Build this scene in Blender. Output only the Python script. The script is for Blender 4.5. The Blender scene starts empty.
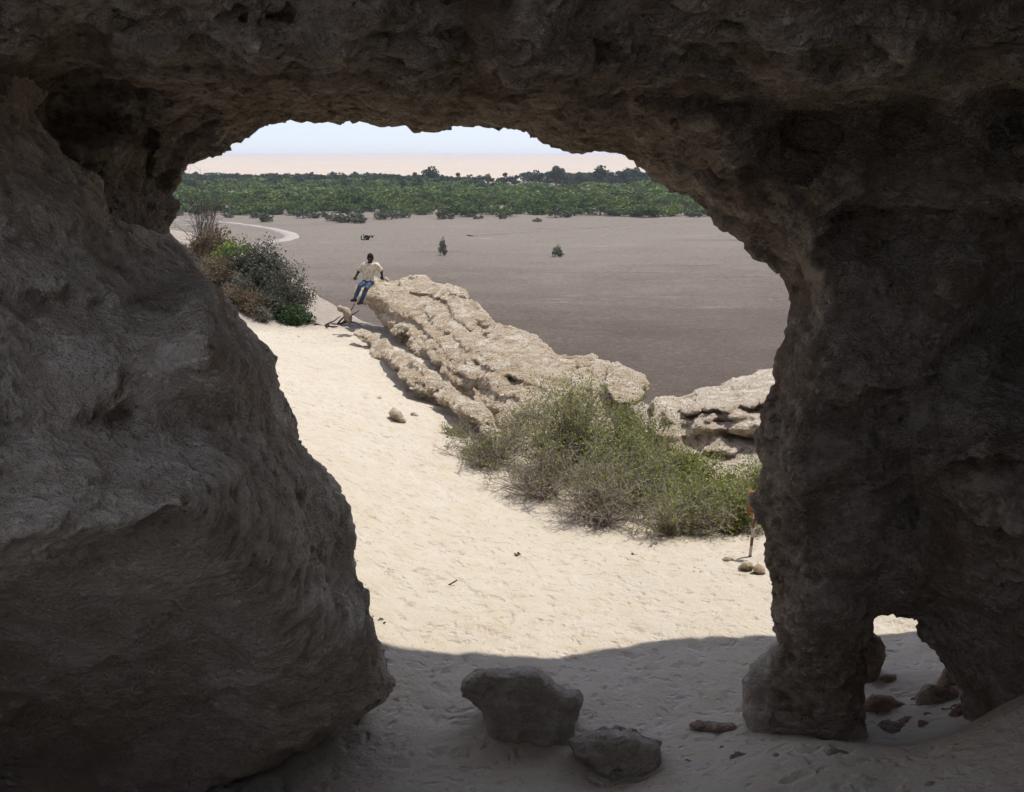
import bpy, math, random
import numpy as np
from mathutils import Vector, Matrix
random.seed(7)
rng = np.random.default_rng(7)
sc = bpy.context.scene
COL = sc.collection

# ------------------------------------------------------------------ camera
F = 1000.0; CX = 512.0; CY = 396.0
PITCH = math.radians(13.5)
CAM = np.array([0.0, 0.0, 4.6])
SP, CP = math.sin(PITCH), math.cos(PITCH)

def project(P):
    """world points (n,3) -> px, py, axis depth"""
    d = P - CAM
    dep = d[:, 1]*CP - d[:, 2]*SP
    up = d[:, 1]*SP + d[:, 2]*CP
    dep = np.maximum(dep, 0.05)
    return CX + F*d[:, 0]/dep, CY - F*up/dep, dep
def ray(px, py):
    u = (px-CX)/F; v = (CY-py)/F
    return np.array([u, CP+v*SP, -SP+v*CP])
def atY(px, py, Y):
    r = ray(px, py); return CAM + r*(Y/r[1])
def atZ(px, py, z):
    r = ray(px, py); return CAM + r*((z-CAM[2])/r[2])

# ------------------------------------------------------------------ noise
def _hash(i, j, k, seed):
    h = (i.astype(np.uint32)*np.uint32(374761393) + j.astype(np.uint32)*np.uint32(668265263)
         + k.astype(np.uint32)*np.uint32(2147483647) + np.uint32((seed*974711+12345) & 0xffffffff))
    h = (h ^ (h >> np.uint32(13)))*np.uint32(1274126177)
    h = (h ^ (h >> np.uint32(15)))*np.uint32(2246822519)
    h = h ^ (h >> np.uint32(16))
    return h.astype(np.float32)*np.float32(2.0/4294967295.0) - np.float32(1)
def vnoise(P, freq=1.0, seed=0):
    q = np.asarray(P, dtype=np.float32)*np.asarray(freq, dtype=np.float32) + np.float32(500.0+seed*3.7)
    fl = np.floor(q); t = q-fl; t = t*t*(3-2*t); c = fl.astype(np.int64)
    x0, y0, z0 = c[:, 0], c[:, 1], c[:, 2]
    out = 0
    for dx in (0, 1):
        wx = t[:, 0] if dx else 1-t[:, 0]
        for dy in (0, 1):
            wy = t[:, 1] if dy else 1-t[:, 1]
            for dz in (0, 1):
                wz = t[:, 2] if dz else 1-t[:, 2]
                out = out + wx*wy*wz*_hash(x0+dx, y0+dy, z0+dz, seed)
    return out
def fbm(P, freq=1.0, octs=4, gain=.5, seed=0, ridge=False):
    out = 0; a = 1.0; f = np.asarray(freq, dtype=np.float32)
    for o in range(octs):
        n = vnoise(P, f, seed+o*11)
        if ridge: n = 1-2*np.abs(n)
        out = out + a*n; a *= gain; f = f*2.03
    return out

# ------------------------------------------------------------------ 2D helpers
def poly_sdf(poly, px, py):
    """signed distance, positive inside"""
    poly = np.asarray(poly, dtype=np.float64)
    d = np.full(px.shape, 1e12); inside = np.zeros(px.shape, bool)
    n = len(poly)
    for i in range(n):
        ax, ay = poly[i]; bx, by = poly[(i+1) % n]
        ex, ey = bx-ax, by-ay
        wx, wy = px-ax, py-ay
        t = np.clip((wx*ex+wy*ey)/(ex*ex+ey*ey+1e-9), 0, 1)
        dx, dy = wx-t*ex, wy-t*ey
        d = np.minimum(d, dx*dx+dy*dy)
        c = ((ay > py) != (by > py))
        with np.errstate(divide='ignore', invalid='ignore'):
            xi = ax + (py-ay)*ex/(ey if abs(ey) > 1e-9 else 1e-9)
        inside ^= c & (px < xi)
    return np.where(inside, 1, -1)*np.sqrt(d)
class Field2D:
    def __init__(s, fn, x0, x1, y0, y1, step):
        s.x0, s.y0, s.h = x0, y0, step
        xs = np.arange(x0, x1+step, step, dtype=float); ys = np.arange(y0, y1+step, step, dtype=float)
        gx, gy = np.meshgrid(xs, ys, indexing='ij')
        s.g = fn(gx.ravel(), gy.ravel()).reshape(gx.shape).astype(np.float32)
    def __call__(s, px, py):
        u = np.clip((px-s.x0)/s.h, 0, s.g.shape[0]-1.001); v = np.clip((py-s.y0)/s.h, 0, s.g.shape[1]-1.001)
        i = u.astype(int); j = v.astype(int); a = u-i; b = v-j
        g = s.g
        return (g[i, j]*(1-a)*(1-b)+g[i+1, j]*a*(1-b)+g[i, j+1]*(1-a)*b+g[i+1, j+1]*a*b)
def rbf(pts, scale=300.0):
    """pts: rows x,y,value -> smooth interpolant (linear kernel + plane)"""
    pts = np.asarray(pts, dtype=float); n = len(pts)
    X = pts[:, :2]/scale
    K = -np.sqrt(((X[:, None]-X[None])**2).sum(-1)+.01)
    A = np.zeros((n+3, n+3)); A[:n, :n] = K + np.eye(n)*1e-4
    A[:n, n] = 1; A[n, :n] = 1; A[:n, n+1:] = X; A[n+1:, :n] = X.T
    w = np.linalg.solve(A, np.concatenate([pts[:, 2], np.zeros(3)]))
    def f(x, y):
        x = np.asarray(x)/scale; y = np.asarray(y)/scale
        o = w[n]+w[n+1]*x+w[n+2]*y
        for k in range(n):
            o = o - w[k]*np.sqrt((x-X[k, 0])**2+(y-X[k, 1])**2+.01)
        return o
    return f
def sstep(x, a, b):
    t = np.clip((x-a)/(b-a), 0, 1); return t*t*(3-2*t)

def steps_fn(steps):
    """ledges and cracks that follow a line on a rock face: the face drops back sharply on one side and recovers slowly"""
    def f(x, y):
        out = np.zeros(np.shape(x)); x0_, y0_ = x, y
        for si, (pts, dep, w1, w2) in enumerate(steps):
            q_ = np.stack([np.ravel(x0_), np.ravel(y0_), 0*np.ravel(x0_)+si*7.3], 1)
            x = x0_+(w2*.35*fbm(q_, 1.0/(w2*1.6), 2, seed=si+3)).reshape(np.shape(x0_)); y = y0_+(w2*.45*fbm(q_, 1.0/(w2*1.6), 2, seed=si+53)).reshape(np.shape(x0_))
            br = np.clip(.75+.9*vnoise(q_, 1.0/(w2*3.0), si+90), .1, 1.3).reshape(np.shape(x0_))
            pts = np.array(pts, float); best = np.full(np.shape(x), 1e9); sg = np.zeros(np.shape(x))
            for (ax, ay), (bx, by) in zip(pts[:-1], pts[1:]):
                ex, ey = bx-ax, by-ay; L2 = ex*ex+ey*ey
                t = np.clip(((x-ax)*ex+(y-ay)*ey)/L2, 0, 1)
                d = np.hypot(x-ax-t*ex, y-ay-t*ey); m = d < best
                cr = (ex*(y-ay)-ey*(x-ax))
                best = np.where(m, d, best); sg = np.where(m, np.sign(cr), sg)
            ends = np.minimum(np.hypot(x-pts[0, 0], y-pts[0, 1]), np.hypot(x-pts[-1, 0], y-pts[-1, 1]))
            fade = np.clip(ends/(w2*1.2), 0, 1)
            out = out+dep*br*fade*np.where(sg > 0, np.exp(-(best/w2)**1.4), np.exp(-(best/w1)**2))
        return out
    return f
def with_steps(f, steps):
    if not steps: return f
    g = steps_fn(steps)
    return lambda x, y: f(x, y)+g(np.asarray(x, float), np.asarray(y, float))
# ------------------------------------------------------------------ surface nets
def surface_nets(fn, lo, hi, h, chunk=2_000_000):
    lo = np.array(lo, float); hi = np.array(hi, float)
    n = np.maximum(np.ceil((hi-lo)/h).astype(int)+1, 4)
    ax = [lo[i]+np.arange(n[i])*h for i in range(3)]
    V = np.empty(tuple(n), np.float32)
    rows = max(1, int(chunk/(n[1]*n[2])))
    for i in range(0, n[0], rows):
        gx, gy, gz = np.meshgrid(ax[0][i:i+rows], ax[1], ax[2], indexing='ij')
        P = np.stack([gx.ravel(), gy.ravel(), gz.ravel()], 1)
        V[i:i+rows] = fn(P).reshape(gx.shape)
    V[0] = V[-1] = 1; V[:, 0] = V[:, -1] = 1; V[:, :, 0] = V[:, :, -1] = 1
    ins = V < 0
    c = [ins[a:n[0]-1+a, b:n[1]-1+b, d:n[2]-1+d] for a in (0, 1) for b in (0, 1) for d in (0, 1)]
    anyi = np.logical_or.reduce(c); alli = np.logical_and.reduce(c)
    act = anyi & ~alli
    I, J, K = np.nonzero(act)
    idx = np.full(act.shape, -1, np.int64); idx[I, J, K] = np.arange(len(I))
    corners = [(a, b, d) for a in (0, 1) for b in (0, 1) for d in (0, 1)]
    val = {cc: V[I+cc[0], J+cc[1], K+cc[2]] for cc in corners}
    acc = np.zeros((len(I), 3)); cnt = np.zeros(len(I))
    for a in corners:
        for axn in range(3):
            if a[axn]: continue
            b = list(a); b[axn] = 1; b = tuple(b)
            va, vb = val[a], val[b]
            m = (va < 0) != (vb < 0)
            t = np.where(m, va/np.where(m, va-vb, 1), 0)
            p = np.tile(np.array(a, float), (len(I), 1)); p[:, axn] += t
            acc[m] += p[m]; cnt[m] += 1
    verts = lo + (np.stack([I, J, K], 1) + acc/cnt[:, None])*h
    quads = []
    for axn in range(3):
        sl0 = [slice(None)]*3; sl1 = [slice(None)]*3
        sl0[axn] = slice(0, -1); sl1[axn] = slice(1, None)
        A = ins[tuple(sl0)]; B = ins[tuple(sl1)]
        m = A != B
        o = [k for k in range(3) if k != axn]
        ms = [slice(None)]*3
        for k in o: ms[k] = slice(1, n[k]-1)
        off = [0, 0, 0]
        for k in o: off[k] = 1
        g = np.nonzero(m[tuple(ms)]); g = [g[q]+off[q] for q in range(3)]
        s = A[tuple(g)]
        def at(d1, d2):
            q = [x.copy() for x in g]; q[o[0]] -= d1; q[o[1]] -= d2
            return idx[q[0], q[1], q[2]]
        q = np.stack([at(1, 1), at(0, 1), at(0, 0), at(1, 0)], 1)
        flip = s if axn == 1 else ~s
        q[flip] = q[flip][:, ::-1]
        quads.append(q)
    Q = np.concatenate(quads); Q = Q[(Q >= 0).all(1)]
    return verts, Q

def mesh_np(name, verts, faces, smooth=True):
    me = bpy.data.meshes.new(name)
    verts = np.ascontiguousarray(verts, dtype=np.float32); faces = np.ascontiguousarray(faces, dtype=np.int32)
    k = faces.shape[1]
    me.vertices.add(len(verts)); me.vertices.foreach_set('co', verts.ravel())
    me.loops.add(faces.size); me.loops.foreach_set('vertex_index', faces.ravel())
    me.polygons.add(len(faces))
    me.polygons.foreach_set('loop_start', np.arange(0, faces.size, k, dtype=np.int32))
    me.polygons.foreach_set('loop_total', np.full(len(faces), k, dtype=np.int32))
    if smooth: me.polygons.foreach_set('use_smooth', np.ones(len(faces), bool))
    me.update(calc_edges=True); me.validate()
    return me
def tag(o, label=None, cat=None, group=None, kind=None):
    if label: o['label'] = label
    if cat: o['category'] = cat
    if group: o['group'] = group
    if kind: o['kind'] = kind
    return o
def add(name, me, mat=None, parent=None, loc=None):
    o = bpy.data.objects.new(name, me); COL.objects.link(o)
    if mat is not None and me is not None:
        me.materials.clear()
        for m in (mat if isinstance(mat, (list, tuple)) else [mat]): me.materials.append(m)
    if loc is not None: o.location = loc
    if parent is not None: o.parent = parent
    return o
def np_obj(name, verts, faces, mat, base=None, parent=None, smooth=True):
    """mesh given in world space; the origin is put at the base"""
    b = np.array(base if base is not None else (0, 0, 0), float)
    me = mesh_np(name, verts-b, faces, smooth)
    pl = np.array(parent.location) if parent is not None else 0
    return add(name, me, mat, parent, Vector(b-pl))
def fix_normals(o):
    pass

# ------------------------------------------------------------------ materials
class NT:
    def __init__(s, name):
        s.m = bpy.data.materials.new(name); s.m.use_nodes = True
        s.t = s.m.node_tree; s.n = s.t.nodes; s.l = s.t.links
        s.b = s.n['Principled BSDF']; s.out = s.n['Material Output']
        s.b.inputs['Roughness'].default_value = .95
        s.b.inputs['Specular IOR Level'].default_value = .15
    def new(s, typ, **kw):
        nd = s.n.new(typ)
        for k, v in kw.items():
            if k.startswith('i_'): nd.inputs[k[2:].replace('_', ' ')].default_value = v
            else: setattr(nd, k, v)
        return nd
    def coord(s, scale=(1, 1, 1), rot=(0, 0, 0), kind='Object'):
        tc = s.new('ShaderNodeTexCoord'); mp = s.new('ShaderNodeMapping')
        mp.inputs['Scale'].default_value = scale; mp.inputs['Rotation'].default_value = rot
        if kind == 'World':
            g = s.new('ShaderNodeNewGeometry'); s.l.new(g.outputs['Position'], mp.inputs[0])
        else: s.l.new(tc.outputs[kind], mp.inputs[0])
        return mp.outputs[0]
    def noise(s, co, scale, detail=6, rough=.6, typ='FBM', dist=0):
        nd = s.new('ShaderNodeTexNoise'); nd.noise_type = typ
        nd.inputs['Scale'].default_value = scale; nd.inputs['Detail'].default_value = detail
        nd.inputs['Roughness'].default_value = rough; nd.inputs['Distortion'].default_value = dist
        s.l.new(co, nd.inputs['Vector']); return nd.outputs['Fac']
    def voro(s, co, scale, feature='F1', out='Distance', rand=1):
        nd = s.new('ShaderNodeTexVoronoi'); nd.feature = feature
        nd.inputs['Scale'].default_value = scale; nd.inputs['Randomness'].default_value = rand
        s.l.new(co, nd.inputs['Vector']); return nd.outputs[out]
    def ramp(s, fac, stops, interp='LINEAR'):
        nd = s.new('ShaderNodeValToRGB'); nd.color_ramp.interpolation = interp
        e = nd.color_ramp.elements
        while len(e) < len(stops): e.new(.5)
        for k, (p, c) in enumerate(stops):
            e[k].position = p; e[k].color = (c if len(c) == 4 else (*c, 1)) if not isinstance(c, (int, float)) else (c, c, c, 1)
        s.l.new(fac, nd.inputs[0]); return nd.outputs[0]
    def mix(s, fac, a, b, mode='MIX'):
        nd = s.new('ShaderNodeMix', data_type='RGBA', blend_type=mode)
        for k, v in ((0, fac), (6, a), (7, b)):
            if isinstance(v, (int, float)): nd.inputs[k].default_value = v
            elif isinstance(v, tuple): nd.inputs[k].default_value = (*v, 1) if len(v) == 3 else v
            else: s.l.new(v, nd.inputs[k])
        return nd.outputs[2]
    def math(s, op, a, b=0.0, clamp=False):
        nd = s.new('ShaderNodeMath', operation=op); nd.use_clamp = clamp
        for k, v in ((0, a), (1, b)):
            if isinstance(v, (int, float)): nd.inputs[k].default_value = v
            else: s.l.new(v, nd.inputs[k])
        return nd.outputs[0]
    def color(s, c): s.l.new(c, s.b.inputs['Base Color'])
    def bump(s, h, dist, strength=1.0):
        nd = s.new('ShaderNodeBump'); nd.inputs['Distance'].default_value = dist; nd.inputs['Strength'].default_value = strength
        s.l.new(h, nd.inputs['Height']); s.l.new(nd.outputs[0], s.b.inputs['Normal'])
    def displace(s, h, scale, mid=.5):
        nd = s.new('ShaderNodeDisplacement'); nd.inputs['Scale'].default_value = scale; nd.inputs['Midlevel'].default_value = mid
        s.l.new(h, nd.inputs['Height']); s.l.new(nd.outputs[0], s.out.inputs['Displacement'])
        s.m.displacement_method = 'BOTH'

def rock_mat(name, c_dark, c_mid, c_light, disp=.06, size=1.0, aniso=(1, 1, 1.6), rot=(0, 0, 0), pit=.5, stain=None, fine=.32, strk=0.0):
    t = NT(name); co = t.coord(kind='World'); ca = t.coord(aniso, rot, kind='World')
    k = 1.0/size
    big = t.noise(ca, .7*k, 5, .6)
    med = t.noise(ca, 3.0*k, 12, .70)
    fin = t.noise(co, 16*k, 8, .72)
    v = t.voro(ca, 5.0*k); v2 = t.voro(co, 17*k)
    grain = t.noise(co, 48*k, 5, .7); streak = t.noise(t.coord((1, 1, .12), kind='World'), 7*k, 6, .65)
    pits = t.math('MULTIPLY', t.ramp(v2, [(0, 0), (.42, 1)]), t.ramp(v, [(.05, .25), (.45, 1)]))
    rg = t.noise(ca, 2.1*k, 9, .62); rg = t.math('SUBTRACT', 1.0, t.math('ABSOLUTE', t.math('SUBTRACT', t.math('MULTIPLY', rg, 4.0), 2.0)), True)
    rg2 = t.noise(ca, 6.5*k, 8, .66); rg2 = t.math('SUBTRACT', 1.0, t.math('ABSOLUTE', t.math('SUBTRACT', t.math('MULTIPLY', rg2, 4.0), 2.0)), True)
    h = t.math('ADD', t.math('MULTIPLY', med, .55), t.math('MULTIPLY', fin, fine))
    h = t.math('SUBTRACT', h, t.math('ADD', t.math('MULTIPLY', t.math('POWER', rg, 3.0), .26), t.math('MULTIPLY', t.math('POWER', rg2, 3.0), .13)))
    h = t.math('ADD', h, t.math('MULTIPLY', grain, .11)); h = t.math('ADD', h, t.math('MULTIPLY', streak, strk*.25))
    h = t.math('ADD', h, .10-strk*.12)
    h = t.math('ADD', h, t.math('MULTIPLY', pits, .28*pit))
    t.displace(h, disp, .52)
    c = t.mix(t.ramp(big, [(.3, 0), (.7, 1)]), c_dark, c_mid)
    c = t.mix(t.ramp(med, [(.38, 0), (.68, 1)]), c, c_light)
    c = t.mix(t.ramp(fin, [(.30, .55), (.55, 0)]), c, c_dark)
    c = t.mix(t.ramp(pits, [(0, .5*pit), (.5, 0)]), c, tuple(x*.55 for x in c_dark))
    if stain:
        s_ = t.noise(t.coord((1, 1, .35), kind='World'), 1.3*k, 6, .65)
        c = t.mix(t.ramp(s_, [(.50, 0), (.66, .75)]), c, stain)  # brown stain patches, their contrast also standing in for shading
    c = t.mix(t.math('MULTIPLY', t.math('POWER', rg, 6.0), .35), c, c_dark)
    c = t.mix(t.ramp(grain, [(.36, .55), (.5, 0)]), c, tuple(x*.6 for x in c_dark))  # fine dark grain in the colour, adding shading contrast to the rock
    if strk: c = t.mix(t.ramp(streak, [(.5, 0), (.68, .5*strk)]), c, c_dark)
    pt = t.noise(co, 1.9*k, 7, .7); c = t.mix(t.ramp(pt, [(.52, 0), (.60, .45)]), c, tuple(min(1, x*1.12) for x in c_light))
    t.color(c)
    return t.m

M = {}
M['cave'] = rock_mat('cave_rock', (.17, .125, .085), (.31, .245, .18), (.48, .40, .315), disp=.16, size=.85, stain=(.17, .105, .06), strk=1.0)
M['boulder'] = rock_mat('pale_boulder_rock', (.40, .32, .235), (.61, .52, .41), (.72, .645, .54), disp=.12, size=.9, aniso=(1, 1, 1.3), pit=.4, strk=.4, stain=(.34, .27, .19))
AX = math.atan2(-7.5, 6.6)
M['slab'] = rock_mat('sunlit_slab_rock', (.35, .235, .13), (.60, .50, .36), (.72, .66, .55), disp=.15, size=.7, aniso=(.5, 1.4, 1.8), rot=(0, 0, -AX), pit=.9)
M['ledge'] = rock_mat('layered_ledge_rock', (.34, .25, .165), (.58, .50, .385), (.69, .63, .53), disp=.13, size=.8, aniso=(.7, .7, 3), pit=.8)
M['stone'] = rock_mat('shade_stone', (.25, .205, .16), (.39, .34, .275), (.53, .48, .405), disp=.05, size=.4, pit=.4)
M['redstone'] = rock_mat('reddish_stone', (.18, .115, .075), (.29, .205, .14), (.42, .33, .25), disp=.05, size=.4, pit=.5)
M['smallstone'] = rock_mat('pale_stone', (.30, .22, .14), (.45, .37, .27), (.58, .50, .39), disp=.035, size=.22, pit=.6)

def make_rock(name, poly, ypts, mat, h, thick, R, label=None, cat='rock', noise=None, exact_front=False, base_z=0, group=None, E=None, pad=.4, subdiv=0, cut=None, kind=None, steps=None):
    """a rock whose outline is known; ypts gives the world distance of its face at given places"""
    poly = np.array(poly, float)
    yp = np.array(ypts, float)
    fy = (lambda x, y: np.full(np.shape(x), yp[0, 2])) if len(yp) == 1 else None
    if fy is None:
        if len(yp) == 2 or len(yp) == 3:
            A = np.c_[yp[:, :2]/300, np.ones(len(yp))]
            sol = np.linalg.lstsq(A, yp[:, 2], rcond=None)[0]
            fy = lambda x, y: x/300*sol[0]+y/300*sol[1]+sol[2]
        else: fy = rbf(yp)
    x0, y0 = poly.min(0)-60; x1, y1 = poly.max(0)+60
    st = max(1.0, (x1-x0)/500)
    S = Field2D(lambda a, b: poly_sdf(poly, a, b), x0, x1, y0, y1, st)
    D = Field2D(with_steps(fy, steps), x0, x1, y0, y1, max(st, 1.5))
    ys = [float(fy(np.array([p[0]]), np.array([p[1]]))[0]) for p in poly]
    W = [atY(p[0], p[1], Y+dy) for p, Y in zip(poly, ys) for dy in (-thick*.5, thick)]
    W = np.array(W)
    lo = W.min(0)-pad; hi = W.max(0)+pad
    lo[2] = max(lo[2], base_z-.6)
    e = E if E is not None else thick*.5
    def fn(P):
        px, py, dep = project(P)
        s = S(px, py)*dep/F
        d = D(px, py)
        t = np.clip(s/R, 0, 1); round_ = 1-np.sqrt(np.maximum(1-(1-t)**2, 0))
        if exact_front:
            f = np.maximum(np.maximum(d+e*round_-P[:, 1], P[:, 1]-(d+thick-e*round_)), -s)
        else:
            half = thick*.5*(1-round_)
            f = np.maximum(np.abs(P[:, 1]-d)-half, -s)
        if cut is not None: f = cut(f, P)
        if noise is not None:
            m = np.abs(f) < .5
            if m.any(): f[m] = f[m] + noise(P[m])
        return f
    v, q = surface_nets(fn, lo, hi, h)
    bx = v[:, 0].mean(); by = v[:, 1].mean()
    o = np_obj(name, v, q, mat, base=(bx, by, max(v[:, 2].min(), base_z)))
    if subdiv:
        md = o.modifiers.new('detail', 'SUBSURF'); md.levels = subdiv; md.render_levels = subdiv
    tag(o, label, cat, group, kind)
    return o

# ------------------------------------------------------------------ sand terrain
zc = [(260,337,.15),(310,334,.05),(350,333,-.05),(300,400,.65),(340,440,.42),(380,440,.22),(360,380,.10),(430,405,-.2),(395,382,-.1),(480,432,-.15),
      (300,480,.75),(380,520,.25),(450,478,-.12),(520,500,-.35),(600,542,-.42),(700,548,-.40),(760,560,-.35),(470,560,.0),
      (400,600,.15),(600,620,-.15),(750,640,-.05),(400,700,.12),(520,740,.05),(700,700,.03),(760,735,.10),(900,640,-.02),
      (860,720,.08),(620,790,.10),(300,760,.05),(200,792,.05),(250,640,.6),(200,560,1.0)]
zp = [(*atZ(a, b, c)[:2], c) for a, b, c in zc]
zp += [tuple(atY(*q)) for q in ((1024,700,6.0),(1100,690,6.0),(960,736,6.2),(905,748,6.2),(860,748,6.2),(820,752,6.1),(760,768,6.1),(700,789,6.1),(1024,740,5.4),(900,785,5.5))]
zp += [(0, 4.6, .85), (-3, 4, .8), (-2, 5.5, .3), (4, 4.2, 1.5), (0, 2.5, 2.0), (0, 0, 3.0), (-5, 0, 3.2), (5, 0, 3.4), (0, -3, 2.6), (0, -6, .8), (-6, -6, .8), (5, -6, 1.2), (-8, 8, 2.2), (-9, 15, 2.4),
       (7, 9, .9), (9, 14, .2), (3.2, 18, -1.0), (5.2, 17.5, -1.1), (7, 18, -1.0), (0, 22, -.1), (-2.5, 26, -.15), (-4.5, 29.5, -.25), (-8, 29, .9), (-8.4, 33, 1.1),
       (-10.5, 31, 2.0), (-12, 24, 2.2), (-16, 30, 2.6), (2.5, 20.5, -.7), (10, 17, -.8)]
_z = rbf(zp, 6.0)
ZF = Field2D(_z, -20, 16, -9, 44, .25)
rimx = np.array([-60, -18, -11, -8, -6, -4.8, -4, -3, -1, 1, 3, 4.5, 6, 8, 12, 60.])
rimy = np.array([46, 42, 37, 33.5, 30.6, 30, 29, 28.4, 26.6, 24, 21.0, 19.9, 20.2, 20.5, 22, 34.])
PLAIN = -14.4
def zground(X, Y, detail=True):
    X = np.asarray(X, float); Y = np.asarray(Y, float)
    z = ZF(X, Y)
    P = np.stack([X, Y, 0*X], 1)
    if detail:
        z = z + .05*fbm(P, .6, 3, seed=3) + .014*fbm(P, 2.6, 3, seed=5)
    rim = np.interp(X, rimx, rimy) + .5*fbm(P, .5, 2, seed=9)
    b = np.maximum(Y-rim, 0)
    z = z - 1.25*b*b/(b+1.2)
    return np.maximum(z, PLAIN-.5)
def zg(x, y): return float(zground(np.array([x]), np.array([y]))[0])

def grid_mesh(name, xs, ys, zf, mat):
    gx, gy = np.meshgrid(xs, ys, indexing='ij')
    z = zf(gx.ravel(), gy.ravel())
    v = np.stack([gx.ravel(), gy.ravel(), z], 1)
    nx, ny = len(xs), len(ys)
    i, j = np.meshgrid(np.arange(nx-1), np.arange(ny-1), indexing='ij'); a = (i*ny+j).ravel()
    f = np.stack([a, a+ny, a+ny+1, a+1], 1)
    return add(name, mesh_np(name, v, f), mat)

# sand material: cream sand, greyer soil and dead stuff beyond the rim, trodden footprints
t = NT('cream_sand'); co = t.coord(kind='World')
n1 = t.noise(co, .35, 5, .6); n2 = t.noise(co, 3.5, 8, .65); n3 = t.noise(co, 30, 6, .7)
wob = t.new('ShaderNodeVectorMath', operation='ADD'); wn = t.new('ShaderNodeTexNoise'); wn.inputs['Scale'].default_value = 2.5; wn.inputs['Detail'].default_value = 4; t.l.new(co, wn.inputs['Vector'])
wsx = t.new('ShaderNodeVectorMath', operation='SCALE'); wsx.inputs[3].default_value = .5; t.l.new(wn.outputs['Color'], wsx.inputs[0]); t.l.new(co, wob.inputs[0]); t.l.new(wsx.outputs[0], wob.inputs[1])
foot = t.voro(wob.outputs[0], 3.3); foot2 = t.voro(wob.outputs[0], 7.0)
pebv = t.voro(co, 11); pebc = t.voro(co, 11, out='Color')
c = t.mix(t.ramp(n1, [(.3, 0), (.7, 1)]), (.455, .40, .32), (.495, .445, .37))
c = t.mix(t.ramp(n2, [(.35, .0), (.7, .7)]), c, (.43, .355, .25))
c = t.mix(t.ramp(n3, [(.28, .5), (.45, 0)]), c, (.34, .27, .185))
sep = t.new('ShaderNodeSeparateXYZ'); t.l.new(co, sep.inputs[0])
ys_ = sep.outputs[1]; xs_ = sep.outputs[0]
# grey-brown earth past the crest: y > about 27.4, nearer on the right
edge = t.math('ADD', ys_, t.math('MULTIPLY', t.math('MAXIMUM', t.math('ADD', xs_, 3.6), 0.0), 1.2))
edge = t.math('ADD', edge, t.math('MULTIPLY', t.math('MAXIMUM', t.math('SUBTRACT', -4.9, xs_), 0.0), .9))
edge = t.math('ADD', edge, t.math('MULTIPLY', t.noise(co, 1.2, 4), 1.0))
soil = t.ramp(t.math('MULTIPLY', t.math('SUBTRACT', edge, 27.1), .8, True), [(0, 0), (1, 1)])
c = t.mix(soil, c, t.mix(n2, (.23, .185, .15), (.36, .31, .26)))
dk = t.new('ShaderNodeSeparateColor'); t.l.new(pebc, dk.inputs[0])
peb = t.math('MULTIPLY', t.ramp(pebv, [(.08, 1), (.16, 0)]), t.ramp(dk.outputs[0], [(.72, 0), (.74, 1)]))
c = t.mix(t.math('MULTIPLY', peb, .6), c, (.22, .16, .11))  # dark specks painted for small pebbles and their shadows
t.color(c)
fp = t.math('ADD', t.math('MULTIPLY', t.ramp(foot, [(.0, 0), (.38, 1)]), .55), t.math('MULTIPLY', t.ramp(foot2, [(.0, 0), (.4, 1)]), .45))
fp = t.math('ADD', fp, t.math('MULTIPLY', n2, .8)); fp = t.math('ADD', fp, t.math('MULTIPLY', n3, .16)); fp = t.math('ADD', fp, t.math('MULTIPLY', peb, .15))
t.displace(t.math('ADD', fp, t.math('MULTIPLY', t.noise(co, 9, 6, .7), .35)), .062, .75)
M['sand'] = t.m

xs = np.concatenate([np.array([-60, -50, -40, -32, -26, -22, -19, -17, -15, -13.5, -12]), np.arange(-11, -6, .12), np.arange(-6, 6, .055), np.arange(6, 12, .12), np.array([12.5, 14, 16, 20, 26, 34, 45, 60])])
ys = np.concatenate([np.array([-9, -7, -5, -3, -1, .5, 2]), np.arange(3, 12, .05), np.arange(12, 20, .07), np.arange(20, 32, .1), np.arange(32, 48, .6), np.array([50, 54, 60, 70])])
sand = tag(grid_mesh('sand_slope', xs, ys, zground, M['sand']), kind='structure')

# ------------------------------------------------------------------ plain, track, dunes
def polar(name, r, a0, a1, na, zf, mat):
    a = np.linspace(a0, a1, na)
    rr, aa = np.meshgrid(r, a, indexing='ij')
    x = (rr*np.sin(aa)).ravel(); y = (rr*np.cos(aa)).ravel()
    v = np.stack([x, y, zf(x, y)], 1)
    nr = len(r); i, j = np.meshgrid(np.arange(nr-1), np.arange(na-1), indexing='ij'); k = (i*na+j).ravel()
    f = np.stack([k, k+na, k+na+1, k+1], 1)[:, ::-1]
    return add(name, mesh_np(name, v, f), mat)
def zplain(x, y):
    P = np.stack([x, y, 0*x], 1)
    return PLAIN + .12*fbm(P, .05, 3, seed=21) + .05*fbm(P, .4, 2, seed=22)
t = NT('dry_plain_earth'); co = t.coord(kind='World')
cs = t.coord((1, 1.7, 1), (0, 0, .06), 'World')
b1 = t.noise(cs, .012, 5, .6, dist=.4); b2 = t.noise(cs, .06, 7, .65); b3 = t.noise(co, 1.3, 9, .78); b4 = t.noise(co, 4.5, 5, .7)
sep = t.new('ShaderNodeSeparateXYZ'); t.l.new(co, sep.inputs[0])
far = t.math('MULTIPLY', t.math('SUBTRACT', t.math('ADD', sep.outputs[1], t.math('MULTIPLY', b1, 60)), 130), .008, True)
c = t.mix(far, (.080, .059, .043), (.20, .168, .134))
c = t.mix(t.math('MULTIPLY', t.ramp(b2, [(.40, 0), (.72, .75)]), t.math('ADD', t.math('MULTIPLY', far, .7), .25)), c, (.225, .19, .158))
c = t.mix(t.ramp(b3, [(.36, .6), (.56, 0)]), c, (.06, .044, .034))
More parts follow.
